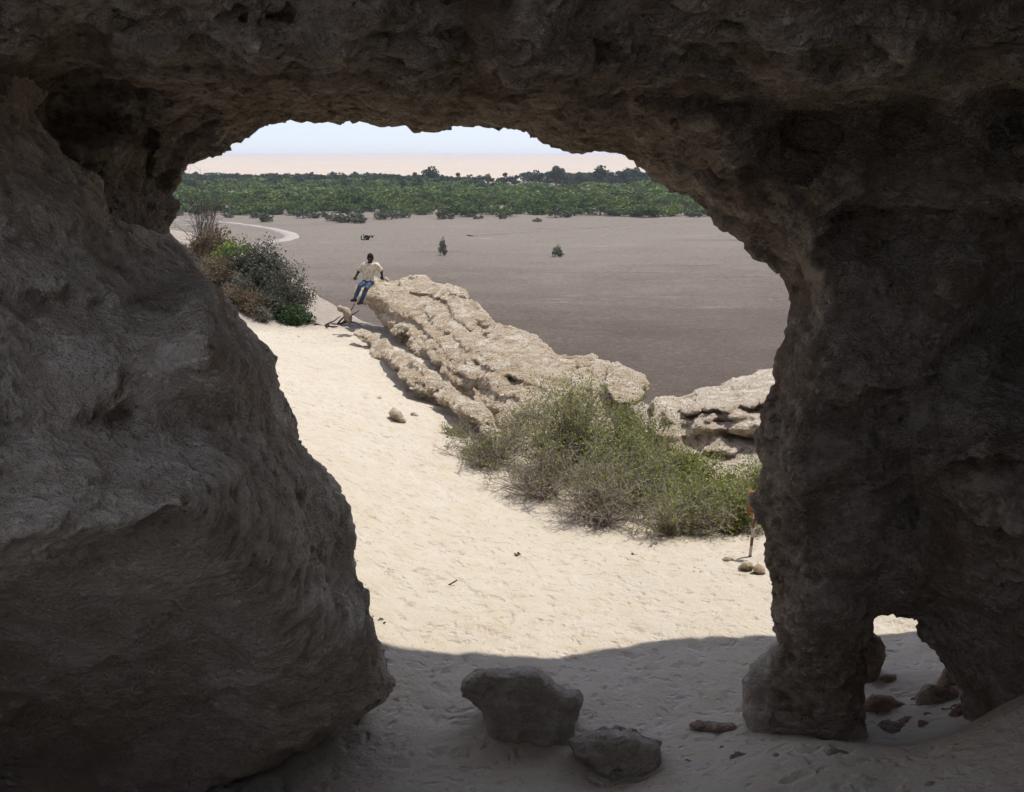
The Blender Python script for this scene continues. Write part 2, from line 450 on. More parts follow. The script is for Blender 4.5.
pt_ = t.noise(co, .045, 7, .62, dist=.6); c = t.mix(t.math('MULTIPLY', t.ramp(pt_, [(.44, 0), (.62, .6)]), t.math('ADD', t.math('MULTIPLY', far, .75), .22)), c, (.19, .157, .127))
pk = t.voro(co, 2.2); c = t.mix(t.ramp(pk, [(.10, .55), (.22, 0)]), c, (.24, .20, .165)); c = t.mix(t.ramp(t.noise(co, 3.1, 4, .8), [(.36, .6), (.46, 0)]), c, (.045, .033, .026))
c = t.mix(t.ramp(b3, [(.55, .0), (.72, .35)]), c, (.24, .20, .165))
salt = t.noise(t.coord((1, 4.5, 1), (0, 0, .03), 'World'), .035, 9, .75)
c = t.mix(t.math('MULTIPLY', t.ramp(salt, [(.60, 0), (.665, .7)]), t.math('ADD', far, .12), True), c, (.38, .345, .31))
dkp = t.noise(t.coord((1, 6, 1), (0, 0, -.02), 'World'), .02, 8, .7)
c = t.mix(t.ramp(dkp, [(.60, 0), (.66, .6)]), c, (.085, .07, .058))
t.color(c)
t.bump(t.math('ADD', b3, t.math('MULTIPLY', b4, .3)), .16)
M['plain'] = t.m
rr = np.concatenate([np.linspace(4, 40, 12), np.geomspace(42, 3200, 150)])
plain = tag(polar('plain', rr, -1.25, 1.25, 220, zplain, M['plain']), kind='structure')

def strip(name, pts, mat, lift=.25, sub=8):
    """pts: px,py,half width in metres -> a strip lying on the plain"""
    P = [(atZ(a, b, PLAIN)[:2], w) for a, b, w in pts]
    X = np.array([p[0] for p in P]); Wd = np.array([p[1] for p in P])
    tt = np.linspace(0, len(P)-1, (len(P)-1)*sub+1)
    # catmull-rom
    def cr(A, t_):
        i = np.clip(t_.astype(int), 0, len(A)-2); f = t_-i
        g = lambda k: A[np.clip(k, 0, len(A)-1)]
        f_ = f[:, None] if A.ndim > 1 else f
        return .5*((2*g(i))+(-g(i-1)+g(i+1))*f_+(2*g(i-1)-5*g(i)+4*g(i+1)-g(i+2))*f_**2+(-g(i-1)+3*g(i)-3*g(i+1)+g(i+2))*f_**3)
    C = cr(X, tt); w = cr(Wd, tt)
    T = np.gradient(C, axis=0); T /= np.linalg.norm(T, axis=1)[:, None]
    N = np.stack([-T[:, 1], T[:, 0]], 1)
    k = len(C); nz = vnoise(np.c_[C, 0*w], .3, 4)*.25
    rows = []
    for s_ in (-1, -.8, .8, 1):
        q = C+N*(w*(s_+nz*np.sign(s_)))[:, None]
        rows.append(np.c_[q, zplain(q[:, 0], q[:, 1])+(lift if abs(s_) < 1 else -.12)])
    v = np.concatenate(rows); f = []
    for r_ in range(3):
        for i in range(k-1):
            f.append((r_*k+i, r_*k+i+1, (r_+1)*k+i+1, (r_+1)*k+i))
    v_, f_ = v, np.array(f)
    e1 = v_[f_[0, 1]]-v_[f_[0, 0]]; e2 = v_[f_[0, 3]]-v_[f_[0, 0]]
    if np.cross(e1, e2)[2] < 0: f_ = f_[:, ::-1]
    return tag(add(name, mesh_np(name, v_, f_), mat), kind='structure')
t = NT('pale_track_dust'); co = t.coord(kind='World')
t.color(t.mix(t.noise(co, .5, 6), (.27, .24, .205), (.36, .33, .29)))
M['track'] = t.m
strip('dirt_track', [(170,220,.9),(205,222,1.0),(240,224.5,1.1),(265,228,1.3),(284,232.5,1.6),(292,236.5,1.9),(283,240.5,1.4),(262,243.5,1.0),(235,246,.8),(205,248.5,.7),(180,250,.6)], M['track'])
strip('faint_track', [(470,236,1.5),(530,232,2.0),(590,228,2.0),(640,224,2.3),(700,220,2.5),(760,216,2.5)], M['plain'], lift=.2)

def zdune(x, y):
    r = np.hypot(x, y); P = np.stack([x, y, 0*x], 1)
    base = sstep(r, 1500, 4600)
    return PLAIN-1.2 + 2.2*sstep(r, 745, 860) + base*(20+4.0*fbm(P, .0011, 4, seed=31)) + sstep(r, 1200, 1800)*2.2*fbm(P, (.004, .009, 1), 3, seed=33, ridge=True)
t = NT('pink_dune_sand'); co = t.coord(kind='World')
d1 = t.noise(co, .004, 6, .65); d2 = t.noise(t.coord((1, 2.5, 1), kind='World'), .0045, 8, .72)
c = t.mix(d1, (.42, .345, .27), (.47, .395, .315))
c = t.mix(t.ramp(d2, [(.60, 0), (.68, .65)]), c, (.26, .25, .22))
t.color(c)
M['dune'] = t.m
tag(polar('dunes', np.concatenate([np.geomspace(735, 5200, 110), [5600, 6500, 8000]]), -1.25, 1.25, 260, zdune, M['dune']), kind='structure')

# ------------------------------------------------------------------ the rock arch
OPEN = [(164,223),(167,214),(169,204),(166,197),(170,187),(174,179),(176,171),(181,165),(183,161),(193,161),(204,160),(213,157),(225,151),(232,140),(241,138),(249,131),
        (257,127),(266,124),(282,122),(306,120),(332,118),(358,119),(363,121),(373,124),(400,125),(416,130),(430,131),(440,133),(450,131),(458,128),(467,127),(484,129),
        (501,132),(523,132),(529,143),(542,150),(563,151),(580,154),(594,155),(606,153),(614,153),(624,157),(631,159),(641,168),(652,175),(662,180),(676,186),(689,192),
        (703,203),(717,214),(730,232),(741,240),(751,247),(768,264),(792,279),(793,297),(792,313),(790,333),(783,341),(778,346),(780,358),(776,374),(775,386),(770,406),
        (767,422),(759,434),(759,447),(767,467),(765,487),(757,500),(758,518),(766,538),(768,558),(773,583),(775,609),(781,639),(778,670),(772,700),(764,735),(760,780),(740,1500),
        (150,1500),(150,700),(140,560),(140,420),(150,300)]
WIN = [(868,613),(880,611),(893,613),(904,615),(912,616),(917,618),(920,626),(926,637),(936,646),(945,656),(953,668),(968,689),(969,712),(965,760),(940,800),(880,800),(862,760),(860,690),(862,660),(869,640),(870,627)]
HOLE = [(160,169),(163,165),(167,165.5),(169,170),(167,175),(162,174)]
def arch_s(x, y):
    return -np.maximum(np.maximum(poly_sdf(OPEN, x, y), poly_sdf(WIN, x, y)), poly_sdf(HOLE, x, y))
AS = Field2D(arch_s, -900, 1900, -700, 1300, 2.0)
LIP = [(x, y, 6.9) for x, y in OPEN if y < 290][::3] + [(793,320,6.9),(776,374,6.9),(754,440,6.8),(760,520,6.9),(772,600,6.95),(775,690,7.0),(760,760,7.2),(150,300,6.9),(145,450,6.9)]
AD = LIP + [
  (0,0,4.3),(150,0,4.25),(300,0,4.2),(450,0,4.15),(600,0,4.1),(750,0,4.0),(900,0,4.1),(1024,0,4.2),(0,-150,3.6),(300,-150,3.5),(600,-150,3.4),(900,-150,3.5),(1200,-150,3.4),
  (40,45,4.6),(150,52,4.6),(250,68,4.6),(330,82,4.7),(420,96,4.9),(520,105,5.1),(600,108,5.1),(680,105,5.0),(780,85,4.7),(900,78,4.5),(1024,75,4.4),
  (60,95,5.7),(110,110,5.9),(160,95,5.6),(120,140,6.0),(190,125,6.5),(250,105,6.2),(330,106,6.3),(100,180,5.9),(140,160,6.4),(130,230,6.2),(110,260,5.9),
  (600,132,6.2),(650,140,6.15),(720,170,6.2),(760,120,5.7),(800,95,4.9),(800,112,5.9),(900,105,5.8),(1024,105,5.7),(860,160,5.9),(950,170,5.6),(1024,190,5.4),
  (720,205,6.7),(770,240,6.7),(800,250,6.4),(830,195,5.9),(850,222,6.3),(930,215,5.9),(1024,215,5.8),(820,290,6.45),(900,300,6.1),(960,300,5.9),(985,320,6.5),(1000,360,6.6),(985,400,6.1),(1060,340,6.7),(1080,250,5.8),
  (800,360,6.35),(800,440,6.3),(850,420,6.1),(905,450,6.05),(915,520,6.3),(930,480,5.7),(1000,480,5.4),(1100,480,5.2),(800,520,6.35),(860,560,6.25),(910,580,6.5),(935,560,6.0),(1010,580,5.7),
  (800,620,6.5),(830,680,6.6),(850,610,6.45),(870,600,6.6),(915,600,6.6),(960,640,6.5),(985,690,6.4),(1024,640,6.0),(830,740,6.8),(1024,740,6.1),(1150,700,5.8),(1300,400,4.5),(1300,0,3.4),(1300,1000,5),
  (920,615,6.8),(868,640,6.8),(862,700,6.85),(966,700,6.8),(164,176,6.9),(-200,0,4.2),(-200,400,5.0),(-200,900,5.2),(60,400,6.3),(60,700,6.3),(830,900,7.3),(1024,900,6.6)]
ASTEP = [([(-60,70),(50,64),(100,60),(160,74),(200,86),(260,90),(300,98),(360,104),(430,112),(480,120)], .45, 3, 40),
  ([(500,100),(560,96),(620,84),(700,88),(760,92),(800,88),(840,96),(900,92),(960,96),(1100,94)], .45, 3, 26),
  ([(690,50),(760,62),(830,58),(900,44),(1000,40),(1100,34)], .25, 3, 22),([(60,20),(160,26),(260,16),(330,30)], .18, 3, 18),([(350,40),(440,30),(520,44),(640,36)], .14, 3, 20),
  ([(816,235),(822,214),(850,206),(905,212),(960,204),(1024,208),(1120,205)], .35, 3, 30),([(700,150),(730,190),(742,240)], .18, 3, 16),([(818,205),(800,250),(812,300),(800,345)], .16, 3, 22),
  ([(985,300),(972,340),(976,390),(1000,420)], .30, 4, 40),([(903,400),(912,450),(917,520),(914,600)], .28, 3, 14),([(1100,452),(1000,462),(935,470),(905,440)], -.22, 3, 30),
  ([(600,120),(640,136),(680,150),(720,182)], .2, 3, 18),([(860,230),(900,242),(950,238),(1010,250)], .15, 3, 18),([(800,560),(840,575),(868,598)], .12, 3, 16),
  ([(860,30),(900,60),(930,90)], .18, 3, 12),([(120,100),(150,130),(150,190)], .22, 3, 20),([(230,110),(200,130),(185,150)], .12, 3, 12)]
DF = Field2D(with_steps(rbf(AD, 220.0), ASTEP), -900, 1900, -700, 1300, 2.5)
def arch_noise(P):
    n = .12*fbm(P, (.55, .55, .9), 2, seed=41)
    r = .085*fbm(P, (1.3, 1.3, 2.8), 5, gain=.66, seed=43, ridge=True)
    st = .05*np.sin((P[:, 2]+.25*fbm(P, .5, 2, seed=45))*9+1.5*vnoise(P, .7, 47))
    st = st + .09*np.clip((vnoise(P, (1.7, 1.7, 2.4), 48)-.25)*3, 0, 1)+.05*np.clip((vnoise(P, (3.7, 3.7, 5), 46)-.2)*4, 0, 1)
    far = sstep(np.abs(P[:, 1]-6.9), .0, .7)
    return (n+r+st)*(.30+.70*far), .034*fbm(P, 4.5, 3, gain=.65, seed=49)-.02
def arch_fn(P):
    px, py, dep = project(P)
    s = AS(px, py)*dep/F
    d = DF(px, py)
    y = P[:, 1]; z = P[:, 2]
    lipd = y-7.0
    flare = np.where(lipd > 0, .32*lipd+.1*lipd*lipd, 0)
    f = np.maximum(d-y, flare-s)
    back = 8.5+.9*sstep(z, 4.9, 6.8)-.6*sstep(z, 0, 3)+.5*(sstep(z, 0, 1.0)-1)
    f = np.maximum(f, y-back)
    f = np.maximum(f, z-8.0)
    f = np.maximum(f, -4.9-P[:, 0])
    m = np.abs(f) < .6
    n1_, n2_ = arch_noise(P[m]); f[m] += n1_*sstep(s[m], .02, .5)+n2_
    return f
v, q = surface_nets(arch_fn, (-5.0, 3.2, -.4), (6.2, 9.9, 7.6), .034)
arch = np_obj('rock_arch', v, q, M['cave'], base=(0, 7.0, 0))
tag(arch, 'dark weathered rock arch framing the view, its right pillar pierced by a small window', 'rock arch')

# ------------------------------------------------------------------ big leaning boulder on the left
BP = [(-900,-60),(-300,0),(0,24),(22,28),(28,42),(33,60),(46,84),(50,96),(47,112),(52,128),(62,143),(74,152),(100,162),(112,172),(116,187),(119,207),(132,217),(147,222),(162,228),
      (184,247),(197,264),(212,283),(237,312),(251,328),(265,341),(277,362),(284,378),(290,396),(295,408),(301,416),(301,427),(310,445),(320,461),(336,483),(347,498),(350,512),(357,530),(358,545),
      (356,560),(362,578),(372,591),(374,608),(382,626),(386,645),(390,661),(389,672),(395,686),(390,697),(376,706),(362,714),(350,722),(338,732),(320,739),(305,750),(292,753),(283,760),(265,769),(250,774),(232,785),(215,790),(190,815),(150,880),(100,1000),(60,1200),(0,1500),(-900,1500)]
BD = [(0,30,5.3),(0,120,4.7),(45,110,5.4),(0,220,4.25),(80,200,4.9),(115,200,5.6),(160,228,6.3),(0,300,3.95),(100,300,4.35),(180,300,4.75),(225,300,4.95),(235,330,4.95),(262,345,5.8),
      (140,262,5.1),(200,270,5.5),(240,318,6.0),(0,400,3.7),(120,400,4.0),(120,425,3.95),(200,400,4.25),(240,400,4.4),(262,420,4.95),(295,415,5.7),(0,500,3.35),(120,500,3.5),(200,490,3.7),(245,470,4.1),(252,520,4.05),(275,480,4.6),(310,470,5.4),(340,500,5.6),
      (0,560,3.2),(60,550,3.25),(140,545,3.4),(200,540,3.6),(250,550,4.05),(300,560,4.8),(350,560,5.5),(0,600,4.05),(100,600,4.25),(200,600,4.45),(0,680,5.1),(100,680,5.2),(200,680,5.3),(280,640,4.8),(340,640,5.1),(380,650,5.4),
      (270,690,5.2),(350,700,5.5),(392,688,5.6),(0,740,5.7),(100,750,5.9),(180,740,5.8),(300,735,5.7),(200,790,6.1),(0,850,6.1),(-200,300,3.4),(-200,560,3.0),(-200,800,4.8),(100,900,5.8),(-300,0,5.0),(-800,400,3.0),(0,1200,5.2),(-600,1200,4.5)]
BSTEP = [([(-100,566),(0,556),(60,545),(140,540),(200,536),(246,530)], .28, 3, 45),([(300,396),(262,380),(248,420),(250,470),(254,530),(258,590)], .0, 3, 40),
  ([(-60,412),(40,420),(80,428),(100,418),(120,410),(150,418)], .13, 3, 16),([(180,402),(215,405),(240,430)], .10, 3, 14),([(20,640),(110,650),(160,690),(210,700),(250,680)], .12, 3, 26),
  ([(255,300),(236,330),(240,360),(256,400),(250,440),(262,500),(270,560)], .22, 3, 26),([(60,150),(85,175),(115,200),(120,240)], .12, 3, 16),([(-60,480),(40,476),(100,500),(150,496)], .06, 3, 22),
  ([(10,300),(60,296),(110,306),(150,300)], .08, 3, 14),([(120,600),(180,610),(240,650)], .08, 3, 18),([(290,470),(310,520),(316,570)], .12, 3, 20),([(60,720),(150,714),(230,726)], .10, 3, 24),([(-40,110),(10,106),(50,116)], .1, 3, 12)]
def boulder_noise(P):
    return .06*fbm(P, (.8, .8, 1.1), 3, seed=61)+.032*fbm(P, (1.6, 1.6, 3.0), 5, gain=.64, seed=63, ridge=True)+.02*fbm(P, 6, 3, gain=.6, seed=65)+.05*np.clip((vnoise(P, (2.1, 2.1, 3.0), 66)-.3)*4, 0, 1)
def bcut(f, P):
    return np.maximum(np.maximum(f, -4.6-P[:, 0]), P[:, 2]-6.9)
make_rock('leaning_boulder', [p for p in BP], BD, M['boulder'], .032, 2.0, .9, exact_front=True, E=.25, noise=boulder_noise, pad=.1,
          steps=BSTEP, label='huge pale leaning boulder with dark undercut base filling the left side', cat='boulder', cut=bcut, base_z=.3)

# ------------------------------------------------------------------ unseen rock added to shade the cave (out of frame: roof, walls, ledge)
def rbox(P, c, hs, r=.8):
    q_ = np.abs(P-np.array(c))-(np.array(hs)-r)
    return np.linalg.norm(np.maximum(q_, 0), axis=1)+np.minimum(q_.max(1), 0)-r
def shade_rock_fn(P):
    f = rbox(P, SHADE_BOXES[0][0], SHADE_BOXES[0][1])
    for c_, h_ in SHADE_BOXES[1:]: f = np.minimum(f, rbox(P, c_, h_))
    f = f+.45*fbm(P, .35, 4, seed=71)
    front = 10.1+.5*sstep(P[:, 0], 2.8, 4.6)-.5*(1-sstep(P[:, 0], .6, 2.8))+.12*vnoise(P*np.array([1, 0, 0]), 1.1, 73)+.05*vnoise(P*np.array([1, 0, 0]), 3.3, 74)
    m = P[:, 1] > 7.5
    f[m] = np.maximum(rbox(P[m], (5.5, 7.0, 9.4), (8.5, 6.0, 2.1), .2), P[m, 1]-front[m])
    # unseen roof edge, shaped to draw the shade line on the sand
    return f
SHADE_BOXES = [((6.2, 6.2, 9.4), (7.9, 4.8, 2.1)), ((7.9, 1.0, 9.4), (6.2, 7.5, 2.1)), ((8.8, 1.0, 3.5), (4.0, 8.5, 6.5)), ((7.4, -6.5, 4), (5.4, 2.0, 6.5)), ((-8.4, 1.0, .8), (2.2, 8.0, 3.6)), ((-1.6, .5, .9), (6.0, 1.5, 1.75))]  # unseen boxes placed to block light; the last darkens the boulder's base
v, q = surface_nets(shade_rock_fn, (-12.0, -11.5, -2), (15.5, 12.6, 12.5), .25)
tag(np_obj('unseen_shade_rock', v, q, M['cave']), kind='structure')

# ------------------------------------------------------------------ rocks in the sun
axd = np.array([6.3, -8.0, -1.2]); axd /= np.linalg.norm(axd)
sd = np.cross(axd, [0, 0, 1]); sd /= np.linalg.norm(sd); nd_ = np.cross(sd, axd)
def slab_noise(P, k=1.0):
    L = np.stack([P@axd*.6, P@sd, P@nd_], 1)
    n = .16*fbm(L, (.8, 1.0, 1.3), 3, seed=81) + .15*fbm(L, (1.1, 1.7, 2.2), 4, seed=83, ridge=True)
    w = fbm(P, .7, 2, seed=85)
    n = n + .03*np.sin(L[:, 2]*8+L[:, 1]*3+w*2.5) + .10*np.clip((vnoise(P, (1.9, 1.9, 2.6), 86)-.25)*5, 0, 1)+.06*np.clip((vnoise(P, 4.2, 84)-.25)*5, 0, 1)
    n = n + .10*np.maximum(vnoise(P, 1.4, 87)-.15, 0)*2 + .035*fbm(P, 5, 3, seed=88)
    return n*k
UP = [(352,300),(358,282),(370,275),(384,273.5),(402,276),(415,274.5),(424,275),(443,280),(460,286),(466,292),(471,298),(478,305),(485,312),(490,317),(496,320),(505,323),(515,325),(524,328),(531,333),(542,340),(552,344),(559,352),
      (570,353),(581,352),(594,354),(606,358),(620,364),(631,369),(641,376),(647,382),(648,389),(645,398),(641,408),(640,450),(520,460),(496,432),(475,411),(461,396),(445,381),(427,367),(414,356),(403,346),(391,337),(381,327),(371,317),(362,309)]
UD = [(366,300,27.0),(372,283,27.5),(402,278,28.0),(430,276,27.6),(460,287,25.6),(485,312,23.6),(515,325,22.4),(552,344,20.8),(590,353,19.9),(630,369,18.8),(647,385,18.1),(640,408,17.4),(600,400,17.6),(560,400,18.0),(520,440,16.6),
      (500,425,17.7),(465,388,19.7),(434,361,21.9),(409,341,23.8),(387,322,25.7),(395,300,26.3),(430,320,24.4),(460,340,22.2),(500,370,20.0),(540,380,19.2),(580,380,18.8),(600,440,16.5)]
UD = [(a, b, c-.5) for a, b, c in UD]
USTEP = [([(402,290),(430,296),(445,305),(452,318),(470,330),(490,338)], .35, 1.5, 7),([(425,318),(440,330),(455,340),(470,352),(486,356)], .30, 1.5, 6),([(445,286),(452,300),(466,308),(474,322)], .25, 1.5, 6),
  ([(372,300),(395,312),(420,330),(445,350),(470,372),(495,392)], .30, 1.5, 9),([(455,372),(480,388),(510,398),(540,410)], .35, 1.5, 5),([(470,362),(500,376),(530,384),(556,392)], .30, 1.5, 6),
  ([(500,340),(520,348),(540,362),(552,372)], .22, 1.5, 6),([(545,352),(560,366),(575,372)], .25, 1.5, 6),([(596,362),(604,378),(612,392),(612,410)], -.55, 2, 14),([(606,362),(625,374),(640,386),(647,400)], .45, 1.5, 12),
  ([(520,400),(545,402),(575,412),(600,416)], .28, 1.5, 6),([(386,288),(400,300),(408,312)], .18, 1.5, 6),([(430,345),(450,362),(466,374)], .2, 1.5, 5),([(560,380),(580,388),(600,394)], .2, 1.5, 6),([(410,284),(424,288),(436,292)], .2, 1.5, 5)]
make_rock('sloping_rock_slab', UP, UD, M['slab'], .045, 2.6, .8, exact_front=True, E=.9, noise=slab_noise, base_z=-1.8,
          steps=USTEP, label='big sunlit cream sloping rock slab the man sits on, at the edge of the sand', cat='rock')
make_rock('broken_block', [(603,374),(608,362),(618,361),(631,368),(642,375),(648,384),(646,397),(641,409),(626,408),(612,402),(604,390)], [(606,370,18.0),(618,362,18.4),(645,380,17.6),(641,408,16.6),(612,400,16.6)], M['slab'], .03, 1.2, .25, exact_front=True, E=.3,
          noise=lambda P: slab_noise(P, .4), base_z=-1.2, label='broken block at the lower right end of the sloping slab', cat='rock')
LP = [(350,334),(355,329),(362,327),(374,330),(381,334),(388,341),(395,346),(403,350),(413,357),(425,366),(438,376),(454,386),(468,396),(481,407),(494,420),(506,440),(486,450),(476,430),(471,424),(462,419),(452,411),(444,405),(434,397),(425,391),(415,387),(406,384),(396,378),(387,372),(381,364),(377,358),(368,352),(364,345),(360,340)]
LD = [(355,334,26.2),(374,332,25.8),(365,348,25.1),(388,372,22.0),(406,384,20.8),(396,345,23.6),(424,391,20.1),(427,361,21.6),(446,406,18.9),(456,380,20.2),(474,424,17.5),(483,402,18.5),(500,430,17.0)]
LD = [(a, b, c-1.5) for a, b, c in LD]
LSTEP = [([(384,338),(400,352),(420,368),(440,384),(460,402),(476,420)], -.22, 1.5, 7),([(420,356),(440,376),(460,394),(480,408)], .25, 1.2, 5),([(356,336),(368,342),(376,352),(388,356)], .2, 1.2, 6),([(396,350),(412,366),(430,378)], .15, 1.2, 5)]
make_rock('undercut_rock_ledge', LP, LD, M['slab'], .03, 1.5, .16, exact_front=True, E=.25, noise=lambda P: slab_noise(P, .8), base_z=-1.2,
          steps=LSTEP, label='long low undercut ledge of tan rock below the big slab, dark gap beneath it', cat='rock')
def ledge_noise(P):
    w = fbm(P, .5, 2, seed=91)
    s_ = np.sin((P[:, 2]+.12*P[:, 0])*7.5+w*1.2)
    return .13*s_+.10*fbm(P, (1, 1, 2), 4, seed=93, ridge=True)+.03*fbm(P, 5, 2, seed=95)
RP = [(657,408),(660,402),(668,401),(680,403),(686,400),(694,389),(704,385),(717,383),(735,379),(752,377),(775,374),(830,372),(840,470),(790,520),(760,500),(725,498),(700,480),(690,455),(672,440),(655,425)]
RD = [(657,405,18.6),(700,386,20.2),(775,375,19.6),(830,374,19.4),(660,430,17.6),(700,418,17.3),(770,415,17.0),(700,440,17.4),(770,440,16.9),(725,440,17.0),(700,470,16.3),(770,470,16.0),(760,500,15.6),(840,450,16.5)]
RSTEP = [([(655,404),(672,408),(688,414),(702,411),(722,413),(745,409),(790,406),(840,404)], .5, 1.5, 7),([(690,424),(720,421),(760,419),(840,414)], .35, 1.5, 5),([(690,436),(715,432),(740,436),(760,440),(840,438)], .55, 1.5, 8),([(715,388),(740,390),(760,386),(790,388)], .2, 1.5, 4),
  ([(700,455),(740,452),(800,455)], .4, 1.5, 12)]
make_rock('layered_rock_outcrop', RP, RD, M['ledge'], .045, 2.6, .6, exact_front=True, E=.35, noise=ledge_noise, base_z=-1.8,
          steps=RSTEP, label='sunlit layered rock outcrop with overhanging ledges beside the dark pillar', cat='rock')
def gy(px, py):
    """world distance where the ground is met on the ray"""
    r = ray(px, py); best = None
    for k in np.arange(4.5, 33, .04):
        p = CAM+r*(k/r[1])
        if p[2] <= zg(p[0], p[1]): return k
    return 32.0
sn = lambda a, b, seed: (lambda P: a*fbm(P, b, 4, seed=seed)+a*.5*fbm(P, b*1.7, 3, seed=seed+2, ridge=True))
def stone(name, poly, Y, mat, thick, h, label, cat='stone', nz=.06, nf=3.0, R=None, group=None):
    poly = np.array(poly, float); cx, cy = poly.mean(0)
    if Y is None: Y = gy(cx, poly[:, 1].max()-1.5)+thick*.3
    R = R if R is not None else thick*.5
    return make_rock(name, poly, [(cx, cy, Y)] if not isinstance(Y, list) else Y, mat, h, thick, R, label=label, cat=cat,
                     noise=sn(nz, nf, int(cx+cy*3) % 900), base_z=-1.6, pad=.12, group=group)
# stones above and beside the slab
stone('balanced_stone', [(336,306),(340,304),(345,306),(350,307),(353,312),(353,318),(350,326),(345,320),(342,313),(337,311)], 27.6, M['smallstone'], .35, .03, 'small upright whitish stone at the crest beneath the seated man\'s feet', nz=.03, nf=4)
stone('crest_stone', [(361,352),(366,350),(371,355),(375,362),(372,366),(366,362)], 23.6, M['smallstone'], .35, .03, 'small rounded tan stone tucked against the upper end of the undercut ledge', nz=.03, nf=4)
stone('slope_stone', [(388,412),(394,408),(401,411),(407,416),(409,422),(402,427),(396,423),(390,418)], None, M['smallstone'], .4, .025, 'cracked tan stone half buried in the sand slope below the ledge, larger of the pair', nz=.04, nf=4)
stone('slope_stone', [(409,413),(414,411),(420,416),(422,421),(416,420),(411,417)], None, M['smallstone'], .25, .025, 'little brown stone just right of the larger one on the sand slope', nz=.03, nf=5)
stone('slope_stone', [(376,398),(380,396),(383,399),(380,403),(376,402)], None, M['smallstone'], .14, .015, 'tiny stone on the sand above the tan half-buried stone', nz=.02, nf=6)
# stones in the shade
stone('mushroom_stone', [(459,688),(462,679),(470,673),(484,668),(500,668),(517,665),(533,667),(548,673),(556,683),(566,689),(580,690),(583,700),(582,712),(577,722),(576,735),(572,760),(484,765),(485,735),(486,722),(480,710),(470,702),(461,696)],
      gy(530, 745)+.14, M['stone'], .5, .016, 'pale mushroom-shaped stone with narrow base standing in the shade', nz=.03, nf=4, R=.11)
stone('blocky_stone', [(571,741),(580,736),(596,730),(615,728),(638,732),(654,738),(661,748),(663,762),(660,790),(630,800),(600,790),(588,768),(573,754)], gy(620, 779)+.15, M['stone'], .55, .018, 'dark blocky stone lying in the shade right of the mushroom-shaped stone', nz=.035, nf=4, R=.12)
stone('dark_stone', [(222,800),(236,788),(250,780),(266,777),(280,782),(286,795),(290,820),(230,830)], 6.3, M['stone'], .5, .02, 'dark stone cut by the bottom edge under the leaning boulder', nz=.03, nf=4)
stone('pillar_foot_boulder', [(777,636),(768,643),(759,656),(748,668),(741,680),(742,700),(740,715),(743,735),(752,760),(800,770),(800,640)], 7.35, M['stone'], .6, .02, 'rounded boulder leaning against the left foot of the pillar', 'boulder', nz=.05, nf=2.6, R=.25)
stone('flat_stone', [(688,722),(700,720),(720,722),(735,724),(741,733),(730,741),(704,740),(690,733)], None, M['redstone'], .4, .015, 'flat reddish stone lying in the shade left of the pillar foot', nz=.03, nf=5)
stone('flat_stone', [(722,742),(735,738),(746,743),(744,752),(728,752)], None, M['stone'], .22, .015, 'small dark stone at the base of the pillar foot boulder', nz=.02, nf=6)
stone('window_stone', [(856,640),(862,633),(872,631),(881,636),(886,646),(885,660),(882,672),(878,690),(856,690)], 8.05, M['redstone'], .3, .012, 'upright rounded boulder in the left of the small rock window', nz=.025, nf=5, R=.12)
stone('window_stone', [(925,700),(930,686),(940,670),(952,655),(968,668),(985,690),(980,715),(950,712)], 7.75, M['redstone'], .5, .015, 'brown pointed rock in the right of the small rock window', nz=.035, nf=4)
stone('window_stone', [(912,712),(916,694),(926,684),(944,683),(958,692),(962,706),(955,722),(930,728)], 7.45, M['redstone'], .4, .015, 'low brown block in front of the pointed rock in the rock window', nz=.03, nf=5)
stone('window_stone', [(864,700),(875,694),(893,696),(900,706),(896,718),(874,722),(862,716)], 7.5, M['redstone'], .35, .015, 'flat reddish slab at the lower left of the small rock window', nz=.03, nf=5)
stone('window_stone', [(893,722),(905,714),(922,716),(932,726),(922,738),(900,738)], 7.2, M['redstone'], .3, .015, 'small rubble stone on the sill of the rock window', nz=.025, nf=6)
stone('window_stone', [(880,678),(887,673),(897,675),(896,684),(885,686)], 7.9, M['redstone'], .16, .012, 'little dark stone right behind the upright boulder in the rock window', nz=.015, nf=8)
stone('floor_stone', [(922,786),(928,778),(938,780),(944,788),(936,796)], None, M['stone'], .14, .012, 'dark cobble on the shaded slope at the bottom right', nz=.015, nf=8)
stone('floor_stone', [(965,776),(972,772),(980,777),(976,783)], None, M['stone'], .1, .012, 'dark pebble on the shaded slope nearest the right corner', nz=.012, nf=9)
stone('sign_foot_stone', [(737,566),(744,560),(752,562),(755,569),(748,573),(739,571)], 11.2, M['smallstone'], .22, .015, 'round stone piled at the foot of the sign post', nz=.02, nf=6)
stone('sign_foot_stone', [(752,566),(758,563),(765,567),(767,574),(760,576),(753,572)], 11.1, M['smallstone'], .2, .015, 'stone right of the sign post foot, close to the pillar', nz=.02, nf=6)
stone('sign_foot_stone', [(721,559),(728,556),(736,559),(732,563),(723,562)], 11.6, M['smallstone'], .15, .015, 'flat stone left of the sign post foot', nz=.015, nf=6)

